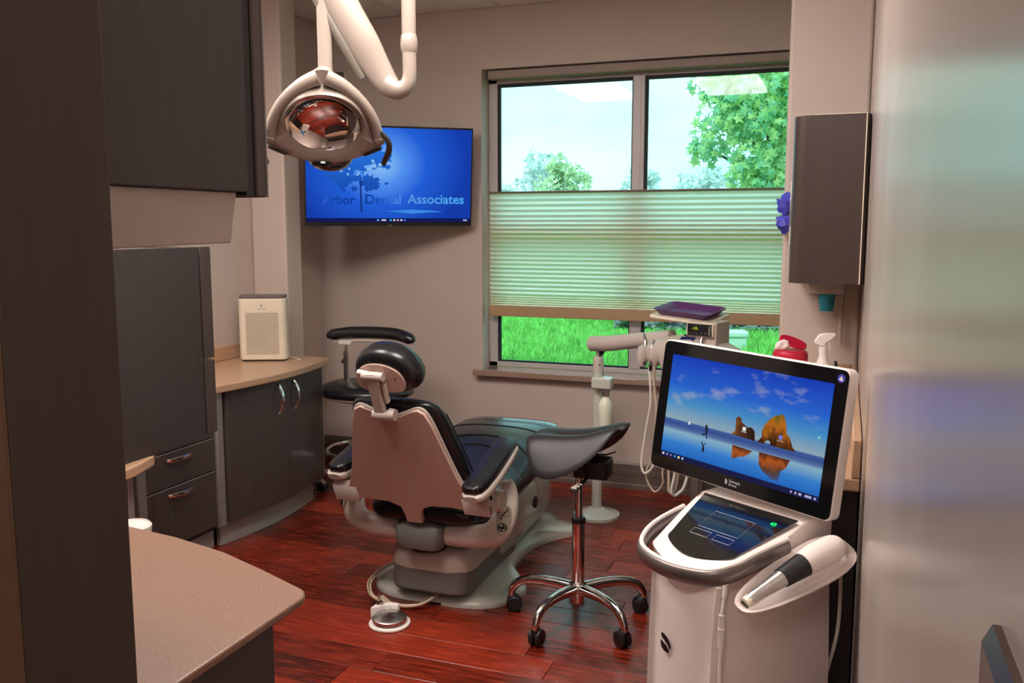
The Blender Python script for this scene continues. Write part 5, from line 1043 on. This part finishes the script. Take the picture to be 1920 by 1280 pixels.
def bulk(name, verts, polys_flat, counts, m):
    me = bpy.data.meshes.new(name); me.vertices.add(len(verts)); me.vertices.foreach_set('co', verts.astype(np.float32).ravel())
    me.loops.add(len(polys_flat)); me.loops.foreach_set('vertex_index', polys_flat.astype(np.int32))
    me.polygons.add(len(counts)); st_ = np.concatenate([[0], np.cumsum(counts)[:-1]]).astype(np.int32); me.polygons.foreach_set('loop_start', st_)
    me.update(calc_edges=True); me.validate(); me.materials.append(m)
    o = bpy.data.objects.new(name, me); COL.objects.link(o); return o
k5 = (np.arange(NB) * 5)[:, None]
q = np.concatenate([k5 + np.array([[0, 1, 3, 2]]), k5 + np.array([[2, 3, 4]])], 1).ravel()
tag(bulk('grass', v.reshape(-1, 3), q, np.tile([4, 3], NB), m_grass), 'bright green grass on the lawn outside the window', 'grass', kind='stuff')
struct('parking_lot', bx(-30, 20, 10.75, 60, GZ - 0.4, GZ - 0.06), mat('asphalt', lin(150, 152, 156), 0.9, var=0.15, vscale=30))
struct('kerb', bx(-16, 10, 10.6, 10.75, GZ - 0.4, GZ + 0.02), mat('concrete', lin(214, 216, 214), 0.85, var=0.1, vscale=20), bevel=0.01)
# gravel bed by the tree
gsrc = []
for s in range(6):
    rr_ = random.Random(s)
    gsrc.append([[(math.cos(2*PI*k/6) * r * rr_.uniform(.7, 1.2), math.sin(2*PI*k/6) * r * rr_.uniform(.7, 1.2), z) for k in range(6)] for r, z in ((0.5, -0.4), (1.0, -0.1), (0.9, 0.3), (0.3, 0.5))])
vs = []
for i in range(700):
    x, y, s = random.uniform(-2.3, 0.8), random.uniform(9.2, 10.5), random.uniform(0.03, 0.075)
    vs.append(xf(loft(random.choice(gsrc)), T(x, y, GZ + random.uniform(0.0, 0.16)) @ Rz(random.uniform(0, 6)) @ Matrix.Scale(s, 4)))
tag(ob('gravel_bed', join(*vs), mat('grey_gravel', lin(120, 124, 126), 0.8, var=0.5, vscale=6), smooth=False), 'grey gravel bed at the edge of the lawn under the tree', 'gravel', kind='stuff')
# utility pedestal
up = thing('utility_pedestal', 'pale green utility pedestal box standing on the lawn', 'utility box', (-0.885, 7.98, GZ - 0.02), math.radians(18))
m_ped = mat('pale_green_plastic', lin(206, 226, 210), 0.5, var=0.04)
ob('body', loft([[(x, y, z) for x, y in rrect(w, w * .9, 0.02, 4)] for z, w in ((0, 0.19), (0.18, 0.18))]), m_ped, up, bevel=0.003)
ob('lid', prism(rrect(0.205, 0.185, 0.025, 4), 0.18, 0.235), m_ped, up, bevel=0.015, bseg=3)
# parked cars at the kerb
def car(x, y, rz, m, label):
    c = thing('parked_car', label, 'car', (x, y, GZ - 0.06), rz, group='cars parked beyond the lawn')
    prof = [(-2.1, 0.22), (-2.15, 0.45), (-2.1, 0.72), (-1.75, 0.86), (-1.15, 0.92), (-0.55, 1.36), (0.55, 1.40), (1.2, 0.98), (1.85, 0.86), (2.12, 0.68), (2.15, 0.4), (2.1, 0.22)]
    XZm = Matrix(((1,0,0,0),(0,0,-1,0),(0,1,0,0),(0,0,0,1)))
    ob('body', prism(prof, -0.85, 0.85, XZm), m, c, bevel=0.06, bseg=3)
    ob('side_window', join(prism([(-1.0, 0.95), (-0.5, 1.30), (0.5, 1.33), (1.0, 0.98)], 0.852, 0.858, XZm), prism([(-1.0, 0.95), (-0.5, 1.30), (0.5, 1.33), (1.0, 0.98)], -0.858, -0.852, XZm)), m_blackgloss, c, smooth=False)
    for wx in (-1.35, 1.35):
        for wy in (-0.8, 0.8):
            w = ob('wheel', lathe([(0, -0.1), (0.28, -0.1), (0.31, -0.07), (0.31, 0.07), (0.28, 0.1), (0, 0.1)], 24, T(wx, wy, 0.31) @ Rx(PI/2)), m_black, c)
            ob('rim', lathe([(0, -0.11), (0.19, -0.11), (0.19, 0.11), (0, 0.11)], 20, T(wx, wy, 0.31) @ Rx(PI/2)), m_steel, w)
    return c
m_car1 = mat('white_car_paint', lin(226, 230, 232), 0.2, var=0.02, coat=0.6); m_car2 = mat('dark_car_paint', lin(40, 52, 62), 0.2, var=0.05, coat=0.6)
car(-4.6, 13.2, math.radians(90), m_car1, 'white parked car farthest left beyond the lawn')
car(-2.0, 13.4, math.radians(90), m_car2, 'dark parked car just right of the white car')
car(0.4, 13.2, math.radians(90), m_car1, 'white parked car at the right edge of the lawn')
# star-leaved tree
tree = thing('sweetgum_tree', 'star-leaved green tree outside the right window pane', 'tree', (-0.70, 10.3, GZ - 0.05))
m_bark = mat('bark', lin(92, 84, 74), 0.9, var=0.4, vscale=12, bump=0.5, bscale=20)
ob('trunk', tube([(0, 0, 0), (0.02, 0, 1.0), (-0.03, 0.02, 2.2), (0.0, 0.0, 3.6), (0.05, 0, 4.8)], [0.12, 0.10, 0.08, 0.05, 0.02], 12, smooth=4), m_bark, tree)
star = []
for k in range(10):
    a = PI/2 + 2*PI*k/10; r = (1.0, 0.42)[k % 2] * (1.0 if k not in (4, 6) else 0.85); star.append((r * math.cos(a), r * math.sin(a)))
star_v = [(0, -0.05, 0.06)] + [(x, y, -0.10 * (x*x + y*y)) for x, y in star]; star_f = [(0, 1 + k, 1 + (k + 1) % 10) for k in range(10)]
LG = [leafy('leaf_green_a', lin(166, 216, 152), tr=0.5, var=0.3, scale=40), leafy('leaf_green_b', lin(142, 204, 156), tr=0.5, var=0.3, scale=40), leafy('leaf_green_c', lin(194, 226, 148), tr=0.5, var=0.3, scale=40)]
lme = []
for m in LG:
    me = mesh('leaf', (star_v, star_f)); me.materials.append(m); lme.append(me)
clumps = [((-0.70, -0.3, 2.75), 0.30, 150), ((-0.62, -0.4, 2.32), 0.30, 140), ((-0.78, -0.3, 2.02), 0.22, 90), ((-0.25, -0.3, 2.95), 0.50, 330), ((-0.15, -0.4, 2.15), 0.48, 330), ((0.0, -0.5, 2.6), 0.65, 480), ((0.3, -0.3, 1.95), 0.6, 330), ((0.45, 0, 3.3), 0.9, 500), ((-0.1, 0.1, 3.6), 0.65, 380), ((0.8, -0.2, 2.6), 0.9, 460), ((-0.25, -0.5, 1.72), 0.30, 190), ((0.0, -0.5, 1.75), 0.30, 190), ((-0.35, -0.4, 2.45), 0.4, 200)]
spots = []
for (c, r, n) in clumps:
    for _ in range(n):
        d = Vector(RNG.normal(size=3)); d.normalize(); rr_ = r * RNG.random() ** 0.42
        p = Vector(c) + d * rr_
        s = RNG.uniform(0.045, 0.082)
        nrm = (d * 0.6 + Vector((0.0, -0.7, 0.5)) + Vector(RNG.normal(size=3)) * 0.45).normalized()
        spots.append((p, s, nrm, RNG.uniform(0, 2*PI)))
spots.sort(key=lambda q: q[0].y)
rest = [[], [], []]
for i, (p, s, nrm, a) in enumerate(spots):
    M_ = Matrix.Translation(p) @ nrm.to_track_quat('Z', 'Y').to_matrix().to_4x4() @ Rz(a) @ Matrix.Scale(s, 4)
    k = int(RNG.integers(0, 3))
    if i < 300:
        o = bpy.data.objects.new('leaf', lme[k]); COL.objects.link(o); o.parent = tree; o.matrix_local = M_
    else: rest[k].append(xf((star_v, star_f), M_))
for k in range(3):
    o = ob('foliage', join(*rest[k]), LG[k], tree, smooth=False); o['kind'] = 'stuff'
for c, r, n in clumps:
    ob('branch', tube([(0, 0, max(0.9, c[2] - 0.7)), (c[0] * .5, c[1] * .5, c[2] - 0.25), c], [0.03, 0.02, 0.006], 6, smooth=3), m_bark, tree)
# distant trees
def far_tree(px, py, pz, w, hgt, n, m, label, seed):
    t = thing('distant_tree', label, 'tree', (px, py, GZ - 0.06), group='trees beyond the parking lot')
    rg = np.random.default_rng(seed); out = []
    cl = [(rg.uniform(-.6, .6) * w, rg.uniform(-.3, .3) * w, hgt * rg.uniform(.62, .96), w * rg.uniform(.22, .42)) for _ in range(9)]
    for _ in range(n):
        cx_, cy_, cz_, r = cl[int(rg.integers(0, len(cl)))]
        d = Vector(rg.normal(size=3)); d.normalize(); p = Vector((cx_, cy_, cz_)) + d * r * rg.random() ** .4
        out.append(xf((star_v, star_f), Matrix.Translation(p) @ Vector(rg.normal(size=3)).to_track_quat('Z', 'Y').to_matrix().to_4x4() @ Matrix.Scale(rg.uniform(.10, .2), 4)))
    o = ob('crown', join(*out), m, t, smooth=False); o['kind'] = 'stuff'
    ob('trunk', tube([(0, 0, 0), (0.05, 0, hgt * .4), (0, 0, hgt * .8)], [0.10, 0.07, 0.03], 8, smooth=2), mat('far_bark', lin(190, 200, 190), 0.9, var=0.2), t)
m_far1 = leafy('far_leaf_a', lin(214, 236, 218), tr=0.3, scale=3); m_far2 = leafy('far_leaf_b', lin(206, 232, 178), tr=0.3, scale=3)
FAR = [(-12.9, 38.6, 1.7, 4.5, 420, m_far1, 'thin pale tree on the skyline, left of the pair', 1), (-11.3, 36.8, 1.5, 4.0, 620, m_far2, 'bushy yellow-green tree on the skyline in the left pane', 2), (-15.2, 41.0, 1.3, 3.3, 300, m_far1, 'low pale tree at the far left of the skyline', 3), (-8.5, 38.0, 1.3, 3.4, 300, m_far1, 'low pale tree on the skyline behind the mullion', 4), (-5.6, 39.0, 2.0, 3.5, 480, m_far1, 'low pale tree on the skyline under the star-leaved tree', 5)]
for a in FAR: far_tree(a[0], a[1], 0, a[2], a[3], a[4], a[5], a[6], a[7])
